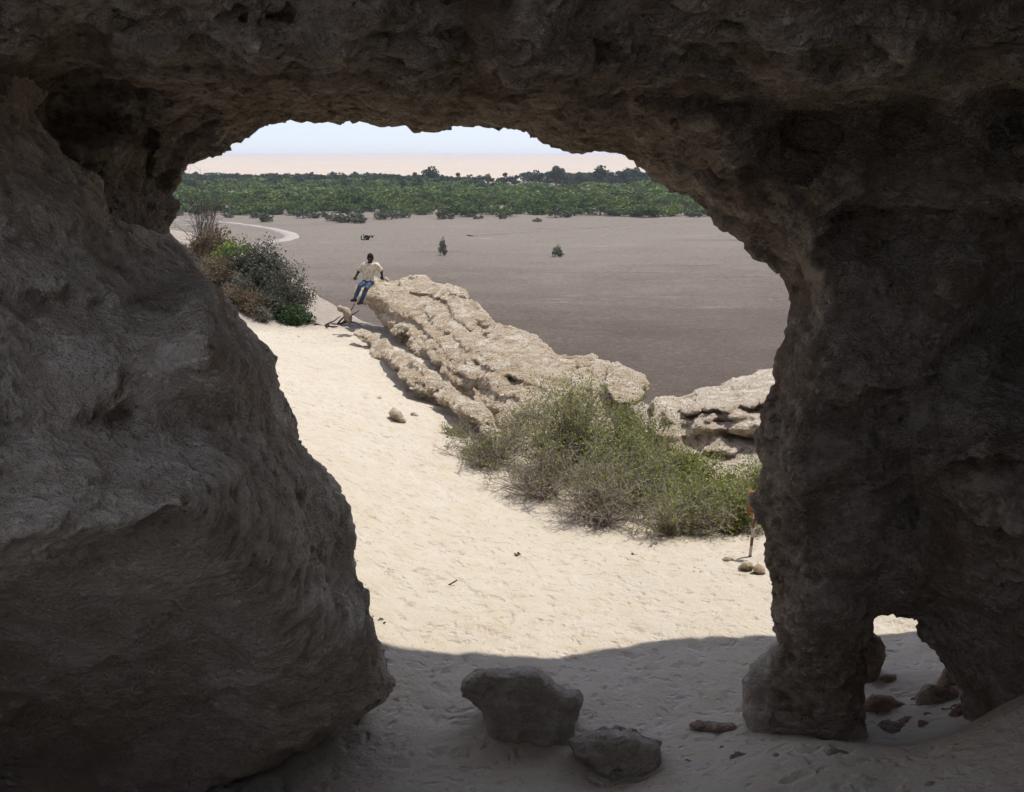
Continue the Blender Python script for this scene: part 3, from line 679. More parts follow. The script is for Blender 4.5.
M['pebble'] = rock_mat('brown_pebble', (.12, .075, .05), (.21, .145, .10), (.31, .24, .18), disp=.008, size=.12, pit=.4)
def pebble(px, py, r, seed, label, group, mt):
    rr_ = np.random.default_rng(seed); x, y, z = on_ground(px, py)
    sc_ = np.array([rr_.uniform(.8, 1.3), rr_.uniform(.7, 1.1), rr_.uniform(.45, .75)])*r
    def fn(P): return (np.linalg.norm((P-np.array([x, y, z]))/sc_, axis=1)-1)*sc_.min()+r*.28*fbm(P, 1.1/r, 3, seed=seed % 97)
    z += r*.3
    v, q = surface_nets(fn, np.array([x, y, z])-r*1.9, np.array([x, y, z])+r*1.9, r/9)
    return tag(np_obj('rubble_stone', v, q, mt, base=(x, y, z)), label, 'stone', group)
def on_ground(px, py, dz=0):
    Y = gy(px, py); p = atY(px, py, Y); return (p[0], p[1], zg(p[0], p[1])+dz)
rp = np.random.default_rng(91)
for k in range(16):
    pebble(rp.uniform(866, 964), rp.uniform(694, 742), rp.uniform(.035, .09), 700+k, 'loose brown rubble stone on the shaded sill of the small rock window', 'rubble on the sill of the rock window', M['pebble'])
for k, (px, py) in enumerate([(700,742),(722,756),(742,764),(756,750),(690,768),(712,775),(780,762),(804,756),(838,760),(668,772),(870,775),(905,770)]):
    pebble(px, py, rp.uniform(.03, .07), 740+k, 'small loose stone on the shaded floor by the foot of the pillar', 'small stones on the floor by the pillar', M['pebble'])
for k, (px, py) in enumerate([(438,769),(425,757),(405,750),(450,745),(520,765),(545,752),(380,765),(470,778),(340,775),(630,705),(648,716),(668,690),(610,700)]):
    pebble(px, py, rp.uniform(.012, .028), 760+k, 'tiny dark stone lying on the trodden shaded sand', 'tiny stones on the shaded sand', M['pebble'])
# ------------------------------------------------------------------ vegetation
def leaf_mat(name, cols, rough=.7, trans=.25):
    t = NT(name); oi = t.new('ShaderNodeObjectInfo'); g = t.new('ShaderNodeNewGeometry')
    co = t.coord(kind='World')
    r_ = t.math('ADD', t.math('MULTIPLY', g.outputs['Random Per Island'], .7), t.math('MULTIPLY', oi.outputs['Random'], .3))
    c = t.ramp(r_, [(i/(len(cols)-1), k) for i, k in enumerate(cols)])
    t.color(c); t.b.inputs['Roughness'].default_value = rough
    if trans:
        tr = t.new('ShaderNodeBsdfTranslucent'); t.l.new(c, tr.inputs[0])
        ms = t.new('ShaderNodeMixShader'); ms.inputs[0].default_value = trans
        t.l.new(t.b.outputs[0], ms.inputs[1]); t.l.new(tr.outputs[0], ms.inputs[2]); t.l.new(ms.outputs[0], t.out.inputs[0])
    return t.m
M['bushleaf'] = leaf_mat('fresh_scrub_leaf', [(.12,.135,.04), (.19,.215,.055), (.28,.305,.08), (.33,.33,.13)], trans=.35)
M['greyleaf'] = leaf_mat('dusty_grey_leaf', [(.055,.062,.042), (.09,.093,.066), (.135,.13,.098)])
M['rustleaf'] = leaf_mat('rusty_dry_leaf', [(.12,.085,.055), (.16,.11,.07), (.14,.13,.065)])
M['limeleaf'] = leaf_mat('lime_leaf', [(.12,.18,.03), (.17,.23,.04), (.22,.27,.07)])
M['darkleaf'] = leaf_mat('dark_green_leaf', [(.03,.055,.022), (.05,.085,.035), (.07,.11,.045)])
M['twig'] = leaf_mat('grey_twig', [(.17,.14,.115), (.27,.23,.19), (.38,.33,.28)], .9, 0)
M['darktwig'] = leaf_mat('dark_twig', [(.05,.04,.033), (.085,.07,.058)], .9, 0)
M['bark'] = leaf_mat('acacia_bark', [(.07,.055,.04), (.11,.09,.07)], .9, 0)
def crown_mat(name, cols):
    m = leaf_mat(name, cols, .8, .2); nt_ = m.node_tree
    g = nt_.nodes.new('ShaderNodeNewGeometry'); n = nt_.nodes.new('ShaderNodeTexNoise'); n.inputs['Scale'].default_value = .09; n.inputs['Detail'].default_value = 3; n.inputs['Roughness'].default_value = .7
    nt_.links.new(g.outputs['Position'], n.inputs['Vector'])
    r = nt_.nodes.new('ShaderNodeValToRGB'); r.color_ramp.elements[0].position = .38; r.color_ramp.elements[0].color = (.50, .62, .60, 1); r.color_ramp.elements[1].position = .62; r.color_ramp.elements[1].color = (1.3, 1.2, .95, 1)
    nt_.links.new(n.outputs['Fac'], r.inputs[0])
    base = next(x for x in nt_.nodes if x.type == 'VALTORGB' and x != r)
    mu = nt_.nodes.new('ShaderNodeMix'); mu.data_type = 'RGBA'; mu.blend_type = 'MULTIPLY'; mu.inputs[0].default_value = 1
    nt_.links.new(base.outputs[0], mu.inputs[6]); nt_.links.new(r.outputs[0], mu.inputs[7])
    nt_.links.new(mu.outputs[2], nt_.nodes['Principled BSDF'].inputs['Base Color'])
    for x in nt_.nodes:
        if x.type == 'BSDF_TRANSLUCENT': nt_.links.new(mu.outputs[2], x.inputs[0])
    return m
M['crown'] = crown_mat('acacia_crown', [(.05,.08,.03), (.085,.125,.045), (.125,.175,.06), (.17,.215,.085)])
M['crown2'] = crown_mat('dark_crown', [(.025,.045,.028), (.04,.065,.038), (.06,.085,.05)])

def tubes(segs, sides=3):
    """segs: (p0,p1,r0,r1) arrays"""
    P0 = np.array([s[0] for s in segs]); P1 = np.array([s[1] for s in segs]); R0 = np.array([s[2] for s in segs]); R1 = np.array([s[3] for s in segs])
    d = P1-P0; d /= np.maximum(np.linalg.norm(d, axis=1), 1e-9)[:, None]
    ref = np.where(np.abs(d[:, 2:3]) > .9, np.array([[1., 0, 0]]), np.array([[0, 0, 1.]]))
    a = np.cross(d, ref); a /= np.linalg.norm(a, axis=1)[:, None]; b = np.cross(d, a)
    V = []
    for P, R in ((P0, R0), (P1, R1)):
        for k in range(sides):
            t_ = 2*math.pi*k/sides
            V.append(P+(a*math.cos(t_)+b*math.sin(t_))*R[:, None])
    n = len(segs); v = np.stack(V, 1).reshape(-1, 3)  # n, 2*sides
    base = np.arange(n)*2*sides; f = []
    for k in range(sides):
        k2 = (k+1) % sides
        f.append(np.stack([base+k, base+k2, base+sides+k2, base+sides+k], 1))
    return v, np.concatenate(f)
def leaves(C, size, r_, asp=.5, up=.4):
    n = len(C); size = np.broadcast_to(size, n)
    a = r_.normal(size=(n, 3)); a[:, 2] += up; a /= np.linalg.norm(a, axis=1)[:, None]
    b = np.cross(a, r_.normal(size=(n, 3))); b /= np.linalg.norm(b, axis=1)[:, None]
    a = a*size[:, None]*.5; b = b*size[:, None]*.5*asp
    v = np.stack([C-a, C+b*1.0, C+a, C-b], 1).reshape(-1, 3)
    return v, np.arange(n*4).reshape(n, 4)
def grow(r_, rad, hgt, stems, n2, n3, lean=(0, 0), curve=.25, thick=.012, spread=1.0, tip=.25):
    """a twiggy shrub: stems from the root, forking twice; returns segments and tip points"""
    segs = []; tips = []
    def line(p, d, L, r0, r1, n, wob):
        pts = [p]
        for i in range(n):
            d = d+r_.normal(size=3)*wob; d = d/np.linalg.norm(d)
            q_ = pts[-1]+d*L/n; q_[2] = max(q_[2], .01)
            segs.append((pts[-1], q_, r0+(r1-r0)*i/n, r0+(r1-r0)*(i+1)/n)); pts.append(q_)
        return pts, d
    for s in range(stems):
        an = r_.uniform(0, 2*math.pi); e = r_.uniform(.05, 1.0)**.7*spread
        tx, ty = math.cos(an)*e*rad+lean[0], math.sin(an)*e*rad+lean[1]
        tz = hgt*math.sqrt(max(0.02, 1-min(.96, (e/max(spread, .01))**2)))*r_.uniform(.65, 1.0)
        d = np.array([tx, ty, tz]); L = np.linalg.norm(d); d /= L
        p0 = np.array([r_.normal()*.06*rad, r_.normal()*.06*rad, 0])
        pts, dd = line(p0, d, L*.8, thick, thick*.5, 6, curve*.4)
        for k in range(n2):
            i = r_.integers(1, len(pts)); d2 = dd*.6+r_.normal(size=3)*.55+np.array([0, 0, .15]); d2 /= np.linalg.norm(d2)
            q_, d3 = line(pts[i], d2, L*r_.uniform(.18, .38), thick*.5, thick*.3, 3, curve)
            for m in range(n3):
                j = r_.integers(1, len(q_)); d4 = d3*.5+r_.normal(size=3)*.7; d4 /= np.linalg.norm(d4)
                z_, _ = line(q_[j], d4, r_.uniform(.5, 1)*tip*hgt, thick*.32, thick*.16, 2, curve)
                tips.extend(z_)
    return segs, np.array(tips)
def shrub(name, loc, seed, rad, hgt, label, leaf, twig, stems=40, n2=7, n3=4, nl=3, ls=.03, thick=.010, group=None, leaf_keep=None, lean=(0, 0), squash=1.0, cat='shrub', tip=.22):
    r_ = np.random.default_rng(seed)
    segs, tips = grow(r_, rad, hgt, stems, n2, n3, lean=lean, thick=thick, tip=tip)
    root = add(name, None, None, loc=loc); root.empty_display_size = .2
    tag(root, label, cat, group)
    sq = np.array([1, squash, 1])
    v, f = tubes(segs); add('branches', mesh_np('branches', v*sq, f, False), twig, root)
    if nl > 0:
        C = np.repeat(tips, nl, axis=0)+r_.normal(size=(len(tips)*nl, 3))*ls*1.1
        C[:, 2] = np.maximum(C[:, 2], .01)
        if leaf_keep is not None: C = C[leaf_keep(C, r_)]
        v, f = leaves(C*sq, r_.uniform(.6, 1.3, len(C))*ls, r_)
        add('leaves', mesh_np('leaves', v, f, False), leaf, root)
    return root
def on_ground(px, py, dz=0):
    Y = gy(px, py); p = atY(px, py, Y); return (p[0], p[1], zg(p[0], p[1])+dz)
def at_ground(px, Y):
    x = (px-CX)/F*(Y/ (CP))
    # solve precisely for the column px at world distance Y
    for _ in range(6):
        z = zg(x, Y); dep = Y*CP-(z-CAM[2])*SP; x = (px-CX)/F*dep
    return (x, Y, zg(x, Y))
# the thicket between the slab and the outcrop, shrub by shrub
top = lambda f0, k=1.0: (lambda C, r_: r_.random(len(C)) < np.clip(f0+k*(C[:, 2]/max(C[:, 2].max(), .1)-.35), 0, 1))
G = 'shrubs of the thicket between slab and outcrop'
def thick_at(px, Y, *a, **k): return shrub('shrub', at_ground(px, Y), *a, **k)
thick_at(498, 15.6, 101, 1.0, .75, 'low bare grey twiggy shrub at the far left end of the thicket, sparse green tips', M['bushleaf'], M['twig'], stems=30, nl=1, ls=.042, leaf_keep=top(.35, .5), group=G)
thick_at(455, 16.4, 102, .45, .28, 'tiny pale shrub on the sand left of the thicket', M['bushleaf'], M['twig'], stems=17, n2=5, n3=3, nl=1, ls=.035, leaf_keep=top(.55, .3), group=G)
thick_at(545, 14.3, 103, 1.0, 1.1, 'grey-brown mostly bare shrub left of the thicket middle, its foot on the sand edge', M['bushleaf'], M['twig'], stems=47, nl=2, ls=.042, leaf_keep=top(.10, .7), group=G)
thick_at(532, 17.0, 109, 1.0, 1.0, 'dry grey shrub growing right against the lower end of the slab', M['bushleaf'], M['twig'], stems=40, nl=2, ls=.042, leaf_keep=top(.25, .6), group=G)
thick_at(568, 15.6, 104, .95, 1.95, 'tall airy green shrub whose top stands before the slab face', M['bushleaf'], M['twig'], stems=51, nl=3, ls=.048, leaf_keep=top(.50, .8), group=G)
thick_at(600, 13.3, 105, 1.0, 1.15, 'broad grey twig shrub in the front middle of the thicket', M['bushleaf'], M['twig'], stems=51, nl=2, ls=.042, leaf_keep=top(.18, .8), group=G)
thick_at(628, 15.4, 106, 1.05, 1.5, 'dense bright green shrub below the broken end of the slab', M['bushleaf'], M['twig'], stems=54, nl=4, ls=.048, leaf_keep=top(.7, .6), group=G)
thick_at(672, 12.9, 107, .9, .9, 'olive shrub with grey stems at the front right of the thicket', M['bushleaf'], M['twig'], stems=44, nl=2, ls=.042, leaf_keep=top(.32, .8), group=G)
thick_at(690, 15.0, 108, .9, .85, 'dark green shrub in the shade of the layered outcrop', M['bushleaf'], M['darktwig'], stems=40, nl=4, ls=.048, leaf_keep=top(.65, .5), group=G)
thick_at(735, 13.1, 110, .75, .8, 'yellow-green shrub behind the rusty sign', M['bushleaf'], M['twig'], stems=34, nl=3, ls=.048, leaf_keep=top(.5, .7), group=G)
thick_at(765, 14.9, 111, .7, .75, 'green shrub half hidden by the pillar edge', M['bushleaf'], M['twig'], stems=30, nl=3, ls=.048, leaf_keep=top(.6, .6), group=G)
thick_at(480, 15.2, 114, .8, .6, 'bare grey twig shrub spreading low on the sand at the left of the thicket', M['bushleaf'], M['twig'], stems=34, nl=1, ls=.042, leaf_keep=top(.3, .5), group=G)
thick_at(632, 14.2, 112, 1.0, 1.3, 'grey-green shrub filling the centre of the thicket', M['bushleaf'], M['twig'], stems=47, nl=3, ls=.042, leaf_keep=top(.35, .8), group=G)
thick_at(700, 13.5, 113, .85, .85, 'leafy olive shrub between the front shrub and the rusty sign', M['bushleaf'], M['twig'], stems=40, nl=3, ls=.042, leaf_keep=top(.45, .8), group=G)
# shrubs on the bank at the left edge of the plain
G = 'shrubs on the bank behind the leaning boulder'
def bank(px, Y, *a, **k): return shrub('shrub', at_ground(px, Y), *a, **k)
bank(212, 30.6, 120, .8, 1.0, 'olive-brown shrub highest on the bank by the boulder edge', M['rustleaf'], M['twig'], stems=34, nl=3, ls=.09, thick=.014, group=G)
bank(203, 31.5, 121, .9, 2.6, 'bare leafless shrub with thin spreading branches rising against the plain', M['greyleaf'], M['darktwig'], stems=26, n2=5, n3=3, nl=0, thick=.011, group=G)
bank(236, 30.0, 122, .75, .95, 'bright lime-green shrub on top of the bank', M['limeleaf'], M['twig'], stems=34, nl=5, ls=.10, group=G)
bank(220, 28.4, 123, .8, .8, 'rusty dry shrub below the lime-green one', M['rustleaf'], M['twig'], stems=34, nl=3, ls=.08, group=G)
bank(258, 28.6, 124, 1.0, 1.7, 'dense dark blue-grey shrub at the middle of the bank', M['greyleaf'], M['darktwig'], stems=52, nl=4, ls=.085, group=G)
bank(240, 27.6, 125, .8, .95, 'pale grey twiggy shrub low on the bank beside the boulder', M['greyleaf'], M['twig'], stems=44, nl=1, ls=.07, group=G)
bank(281, 27.9, 126, .9, 1.3, 'grey feathery shrub at the right end of the bank', M['greyleaf'], M['twig'], stems=52, nl=3, ls=.07, group=G)
bank(252, 26.8, 127, .6, .65, 'small yellowish shrub low in front of the bank', M['rustleaf'], M['twig'], stems=26, nl=3, ls=.07, group=G)
bank(292, 27.0, 128, .5, .42, 'low fresh green shrub at the right foot of the bank', M['darkleaf'], M['twig'], stems=28, nl=6, ls=.08, group=G)
bank(272, 27.2, 129, .6, .75, 'greenish grey shrub between the yellowish and the fresh green one', M['greyleaf'], M['twig'], stems=34, nl=3, ls=.07, group=G)
bank(228, 26.8, 130, .65, .6, 'dry straw-grey shrub pressed against the boulder edge lowest on the bank', M['rustleaf'], M['twig'], stems=34, nl=1, ls=.06, group=G)
bank(262, 26.4, 131, .5, .45, 'little grey twig shrub at the sand edge below the bank', M['greyleaf'], M['twig'], stems=26, nl=1, ls=.05, group=G)
bank(205, 28.0, 132, .8, .9, 'brown-grey tangled shrub half hidden behind the boulder edge', M['rustleaf'], M['twig'], stems=34, nl=2, ls=.07, group=G)
stone('bank_stone', [(233,258),(240,253),(250,254),(257,259),(254,268),(244,273),(235,268)], 29.4, M['ledge'], .7, .05, 'pale cream rock showing between the bushes on the bank', 'rock', nz=.06, nf=2)
# dead branches on the bare ground behind the crest
def dead(name, px, py, seed, L, label):
    r_ = np.random.default_rng(seed); x, y, z = on_ground(px, py)
    root_segs = []
    for s in range(5):
        a = r_.uniform(-.5, .5)+(math.pi if s % 2 else 0); p = np.array([0, 0, .03]); d = np.array([math.cos(a), math.sin(a)*.6, r_.uniform(.1, .7)])
        for k in range(5):
            d = d+r_.normal(size=3)*.25; d[2] -= .12; q_ = p+d/np.linalg.norm(d)*L/5; q_[2] = max(q_[2], .02)
            root_segs.append((p, q_, .03-.004*k, .026-.004*k)); p = q_
    v, f = tubes(root_segs, 5)
    tag(add(name, mesh_np(name, v, f, True), M['darktwig'], loc=(x, y, z)), label, 'branch')
dead('dead_branch', 324, 328, 5, .55, 'short dark dead branch lying behind the sand crest')
dead('dead_branch', 337, 326, 6, .8, 'long thin dead branch arching near the upright whitish stone')
# small litter on the sand
G = 'dry twigs and clods lying on the sand'
lit = [(445,589,.10,'dark crooked twig lying on the open sand'), (375,628,.07,'dry tuft on the sand beside the leaning boulder'), (640,560,.08,None), (700,575,.08,None),  (520,560,.05,None)]
for i, (px, py, L, lab) in enumerate(lit):
    r_ = np.random.default_rng(300+i); x, y, z = on_ground(px, py); segs = []
    for s in range(5):
        a = r_.uniform(0, 6.28); p = np.array([0, 0, .01])
        for k in range(3):
            q_ = p+np.array([math.cos(a)*L*.5, math.sin(a)*L*.5, r_.uniform(-.01, .03)]); a += r_.normal()*.5
            q_[2] = max(q_[2], 0.004); segs.append((p, q_, .010, .007)); p = q_
    v, f = tubes(segs, 4)
    tag(add('dry_twig', mesh_np('dry_twig', v, f), M['darktwig'], loc=(x, y, z+.01)), lab or 'small dry twig fragment on the open sunlit sand', 'twig', None if lab else G)

# ------------------------------------------------------------------ trees of the plain
def tree_mesh(seed, kind, low=False):
    """kind: 0 spreading acacia, 1 bushy thicket tree, 2 taller dark tree, 3 palm; height about 1"""
    r_ = np.random.default_rng(seed); segs = []; V = []; Fc = []
    nleaf = {0: 520, 1: 760, 2: 560, 3: 150}[kind]
    if low: nleaf = nleaf//3
    C = []
    if kind == 3:
        p = np.zeros(3); d = np.array([.03, 0, 1])
        for k in range(4):
            q_ = p+d*.2; segs.append((p, q_, .03, .026)); p = q_; d = d+r_.normal(size=3)*.03
        for k in range(16):
            a = k*2.4; e = r_.uniform(-.1, .9); L = .28; q0 = p
            dv = np.array([math.cos(a)*math.cos(e), math.sin(a)*math.cos(e), math.sin(e)])
            for m in range(5):
                q1 = q0+dv*L/4; dv = dv+np.array([0, 0, -.28]); dv /= np.linalg.norm(dv)
                for z_ in range(5): C.append(q1-dv*L/4*r_.random()+r_.normal(size=3)*.015)
                q0 = q1
    else:
        nb = {0: 6, 1: 8, 2: 6}[kind]; H0 = {0: .30, 1: .06, 2: .25}[kind]
        segs.append((np.zeros(3), np.array([.02, 0, H0]), .035, .028))
        bl = []
        for k in range(nb):
            a = k*2*math.pi/nb+r_.uniform(-.4, .4)
            R_ = {0: .5, 1: .55, 2: .3}[kind]*r_.uniform(.35, 1.0); zz = {0: .70, 1: .34, 2: .6}[kind]+r_.uniform(-.16, .13)
            tip = np.array([math.cos(a)*R_, math.sin(a)*R_, zz]); mid = np.array([tip[0]*.4, tip[1]*.4, H0+(zz-H0)*.5])
            segs.append((np.array([.02, 0, H0*.9]), mid, .022, .015)); segs.append((mid, tip, .015, .006)); bl.append(tip)
        bl.append(np.array([0, 0, {0: .82, 1: .66, 2: .85}[kind]]))
        per = nleaf//len(bl)
        for c_ in bl:
            s3 = np.array({0: [.25, .25, .11], 1: [.27, .27, .30], 2: [.19, .19, .17]}[kind])*r_.uniform(.75, 1.2)
            g = r_.normal(size=(per, 3)); g /= np.linalg.norm(g, axis=1)[:, None]; g *= r_.uniform(.45, 1.0, (per, 1))
            C.extend(list(c_+g*s3))
    C = np.array(C); C[:, 2] = np.clip(C[:, 2], .02, None)
    A = np.concatenate([C]+[np.array([s_[0]+(s_[1]-s_[0])*k/6 for k in range(7)]) for s_ in segs])
    near = np.linalg.norm(A[:, None]-A[None], axis=2) < (.085 if not low else .13)
    seen = np.zeros(len(A), bool); seen[len(C):] = True
    for _ in range(60):
        n2 = near[:, seen].any(1)
        if (n2 == seen).all(): break
        seen = n2
    C = C[seen[:len(C)]]
    v1, f1 = tubes(segs, 4)
    v2, f2 = leaves(C, r_.uniform(.6, 1.4, len(C))*({0: .095, 1: .105, 2: .10, 3: .07}[kind]*(1.6 if low else 1)), r_, asp=.8, up=.8)
    return v1, f1, v2, f2
def tree_data(seed, kind):
    v1, f1, v2, f2 = tree_mesh(seed, kind)
    me = mesh_np('tree', np.concatenate([v1, v2]), np.concatenate([f1, f2+len(v1)]), False)
    me.materials.append(M['bark']); me.materials.append(M['crown'] if kind < 2 else M['crown2'])
    me.polygons.foreach_set('material_index', np.r_[np.zeros(len(f1), np.int32), np.ones(len(f2), np.int32)])
    return me
variants = {k: [tree_data(400+10*k+i, k) for i in range(5)] for k in range(4)}
def zp1(x, y): return float(zplain(np.array([x]), np.array([y]))[0])
def plant(name, kind, x, y, h, wsc, label, cat, group, r_):
    o = bpy.data.objects.new(name, variants[kind][r_.integers(0, 5)]); COL.objects.link(o)
    o.location = (x, y, zp1(x, y)-.03); o.rotation_euler = (0, 0, r_.uniform(0, 6.28)); o.scale = (h*wsc, h*wsc, h)
    return tag(o, label, cat, group)
r_ = np.random.default_rng(55)
# front row of the wood, tree by tree
def yfront(px):
    return 214.5+1.2*math.sin(px*.03)+.8*math.sin(px*.011+1)+ (1.5 if 540 < px < 680 else 0)
n_tree = 0
px = 120.0
while px < 770:
    p = atZ(px, yfront(px)+r_.uniform(-2.6, 1.2), PLAIN)
    plant('acacia_tree', 1 if r_.random() < .92 else 0, p[0], p[1], r_.uniform(3.4, 6.0), r_.uniform(1.15, 1.7), 'bushy green acacia in the front row of the distant wood', 'tree', 'front row trees of the distant wood', r_)
    px += r_.uniform(5, 16); n_tree += 1
# second and third rows
for row, (yy, nm) in enumerate([(210.5, 'second'), (207.0, 'third')]):
    px = 120.0
    while px < 770:
        p = atZ(px, yy+r_.uniform(-2.2, 2.2), PLAIN)
        plant('acacia_tree', 1 if r_.random() < .6 else 0, p[0], p[1], r_.uniform(3.8, 6.5), r_.uniform(1.1, 1.5), f'rounded green acacia in the {nm} row of the distant wood', 'tree', f'{nm} row trees of the distant wood', r_)
        px += r_.uniform(8.5, 13); n_tree += 1
# the tall dark trees at the back, against the dunes
back = [(238,8.5,2),(300,7.5,2),(330,7,3),(352,8,2),(372,7,2),(393,8,3),(415,9,2),(432,12,2),(436,9,2),(458,9,2),(470,8,3),(488,8,2),(505,9,2),(523,9.5,3),(536,10,2),(556,13,2),(560,11,2),(580,9,2),(600,13,2),(603,11,3),(618,10,2),(628,12,2),(636,12,2),(645,9,2),(214,6,3),(190,6,2),(262,7,2),(280,7,2)]
back += [(160+i*13.7+r_.uniform(-5, 5), r_.uniform(5, 8), 2 if r_.random() < .75 else 3) for i in range(38)]
for px, h, k in back:
    p = atZ(px, 187.5+r_.uniform(-1.2, .5), PLAIN)
    plant('palm_tree' if k == 3 else 'tall_tree', k, p[0], p[1], h*1.02, 1.25 if k == 2 else .8, 'slender dark palm rising from the back of the wood against the dunes' if k == 3 else 'tall dark tree standing at the back of the wood against the dunes', 'palm' if k == 3 else 'tree', 'tall palms at the back of the wood' if k == 3 else 'tall trees at the back of the wood', r_)
# the rest of the wood as one mass
VV = []; FF = []; MI = []; off = 0
lowv = [tree_mesh(500+i, [1, 0, 1, 2, 1, 0][i], True) for i in range(6)]
py = 204.6
while py > 181.5:
    Yd = atZ(500, py, PLAIN)[1]
    step = max(7.0, 4.6*F/Yd)*.62
    px = 60+r_.uniform(0, step)
    while px < 830:
        q_ = atZ(px, py+r_.uniform(-.9, .9), PLAIN); px += step*r_.uniform(.75, 1.3)
        # thin openings with bare ground
        if vnoise(np.array([[q_[0], q_[1]*.25, 0]]), .02, 77)[0] > .42+ (0 if py < 200 else .5): continue
        k = r_.integers(0, 6) if py < 195 else r_.integers(0, 3)
        v1, f1, v2, f2 = lowv[k]; h = r_.uniform(3.5, 6.5)*(1.0 if py > 190 else 1.2)
        a = r_.uniform(0, 6.28); R_ = np.array([[math.cos(a), -math.sin(a), 0], [math.sin(a), math.cos(a), 0], [0, 0, 1]])
        vv = np.concatenate([v1, v2]) @ R_.T * np.array([h*1.35, h*1.35, h]) + np.array([q_[0], q_[1], PLAIN-.1])
        VV.append(vv); FF.append(np.concatenate([f1, f2+len(v1)])+off); MI.append(np.r_[np.zeros(len(f1), np.int32), np.full(len(f2), 2 if (py < 189 or k == 3) else 1, np.int32)]); off += len(vv)
    py -= max(.75, (py-178)*.075)
me = mesh_np('woodland', np.concatenate(VV), np.concatenate(FF), False)
for m_ in (M['bark'], M['crown'], M['crown2']): me.materials.append(m_)
me.polygons.foreach_set('material_index', np.concatenate(MI)[:len(me.polygons)])
tag(add('woodland', me), 'wide belt of green woodland behind its front rows of trees', 'woodland', kind='stuff')
# scattered bushes on the plain before the wood
M['plainbush'] = leaf_mat('plain_bush_leaf', [(.06,.075,.045), (.09,.105,.06), (.12,.13,.08)], .8, .1)
bm = []
for i in range(3):
    v1, f1, v2, f2 = tree_mesh(470+i, 1)
    m_ = mesh_np('bush', np.concatenate([v1, v2]), np.concatenate([f1, f2+len(v1)]), False); m_.materials.append(M['darktwig']); m_.materials.append(M['plainbush'])
    m_.polygons.foreach_set('material_index', np.r_[np.zeros(len(f1), np.int32), np.ones(len(f2), np.int32)]); bm.append(m_)
sb = [(196,214,2.2),(230,218,1.6),(258,218,2.6),(266,222,2.6),(276,215,1.8),(309,218,3.2),(323,217,1.8),(334,221,2.2),(348,222,3.6),(361,223,2.4),(385,219,3.2),(402,218,2.6),(444,219,3.2),(470,217,1.6),(478,219,1.4),(502,219,1.8),(537,222,1.2),(561,217,3.6),(640,217,3.4),(616,216,3),(694,217,2.6),(178,216,2.4),(420,215,2),(345,212,2)]
for i, (px, py, h) in enumerate(sb):
    p = atZ(px, py, PLAIN); o = bpy.data.objects.new('bush', bm[i % 3]); COL.objects.link(o)
    o.location = (p[0], p[1], zp1(p[0], p[1])-.05); s_ = r_.uniform(1.2, 1.6); h *= 1.35; o.scale = (h*s_, h*s_, h); o.rotation_euler = (0, 0, r_.uniform(0, 6))
    tag(o, 'grey-green bush standing alone on the bare plain in front of the wood', 'bush', 'bushes scattered on the plain before the wood')
def lone(px, py, h, wsc, label):
    p = atZ(px, py, PLAIN); o = bpy.data.objects.new('bush', bm[1]); COL.objects.link(o); o.location = (p[0], p[1], zp1(p[0], p[1])-.05); o.scale = (wsc, wsc, h); tag(o, label, 'bush')
lone(443.5, 255.5, 4.6, 1.5, 'narrow upright grey-green bush alone on the plain above the slab')
lone(558.5, 256.5, 2.9, 2.0, 'small round bush alone on the plain right of the narrow upright one')
# dark fallen tangle on the plain
p = atZ(367, 240, PLAIN); r2 = np.random.default_rng(9); segs = []
def arc(c, a0, a1, R_, r0, r1, n=9, tilt=.2):
    q0 = None
    for k in range(n+1):
        a = a0+(a1-a0)*k/n; q1 = np.array(c)+np.array([math.cos(a)*R_, tilt*math.sin(a)*R_, math.sin(a)*R_])
        q1[2] = max(q1[2], .05)
        if q0 is not None: segs.append((q0, q1, r0+(r1-r0)*(k-1)/n, r0+(r1-r0)*k/n))
        q0 = q1
arc((-.6, 0, .55), math.pi*.75, math.pi*1.6, .75, .10, .2); arc((-.15, .1, .35), 0, math.pi, .5, .36, .3); arc((.2, 0, .45), .1, math.pi*.9, .35, .3, .22)
segs += [(np.array([.2, 0, .8]), np.array([1.1, .1, .95]), .16, .12), (np.array([1.1, .1, .95]), np.array([1.35, .1, .5]), .22, .2), (np.array([1.0, 0, .9]), np.array([1.9, .3, 1.05]), .08, .04), (np.array([-.9, 0, .9]), np.array([-.55, .1, 1.5]), .1, .05), (np.array([-.3, 0, .2]), np.array([.5, .1, .15]), .25, .2)]
v, f = tubes(segs, 7)
M['char'] = leaf_mat('charred_wood', [(.012,.012,.013), (.03,.028,.026)], .9, 0)
tag(add('dead_stump', mesh_np('dead_stump', v, f), M['char'], loc=(p[0], p[1], zp1(p[0], p[1]))), 'black uprooted stump with curved limbs lying alone on the bare plain', 'stump')

# ------------------------------------------------------------------ the man sitting on the end of the slab
def J(px, py, dy=0): return atY(px, py, 26.35+dy)
def caps(P, a, b, ra, rb):
    ab = b-a; L = max(float(ab@ab), 1e-9); t_ = np.clip((P-a)@ab/L, 0, 1)
    return np.linalg.norm(P-a-t_[:, None]*ab, axis=1)-(ra+(rb-ra)*t_)
def ell(P, c, r): 
    q_ = (P-c)/r; k = np.linalg.norm(q_, axis=1); return (k-1)*min(r)
def smin(a, b, k): 
    h_ = np.clip(.5+.5*(b-a)/k, 0, 1); return b*(1-h_)+a*h_-k*h_*(1-h_)
pel = J(367.6, 281.2, .02); che = J(369.6, 268.2, .02); nek = J(370.1, 263.2, 0); hed = J(370.3, 258.6, -.03)
shL, shR = J(363.9, 265.8), J(376.6, 265.6); elL, elR = J(358.9, 271.2, -.02), J(381.4, 270.8, .08); haL, haR = J(355.9, 276.6, -.12), J(382.0, 276.2, .12)
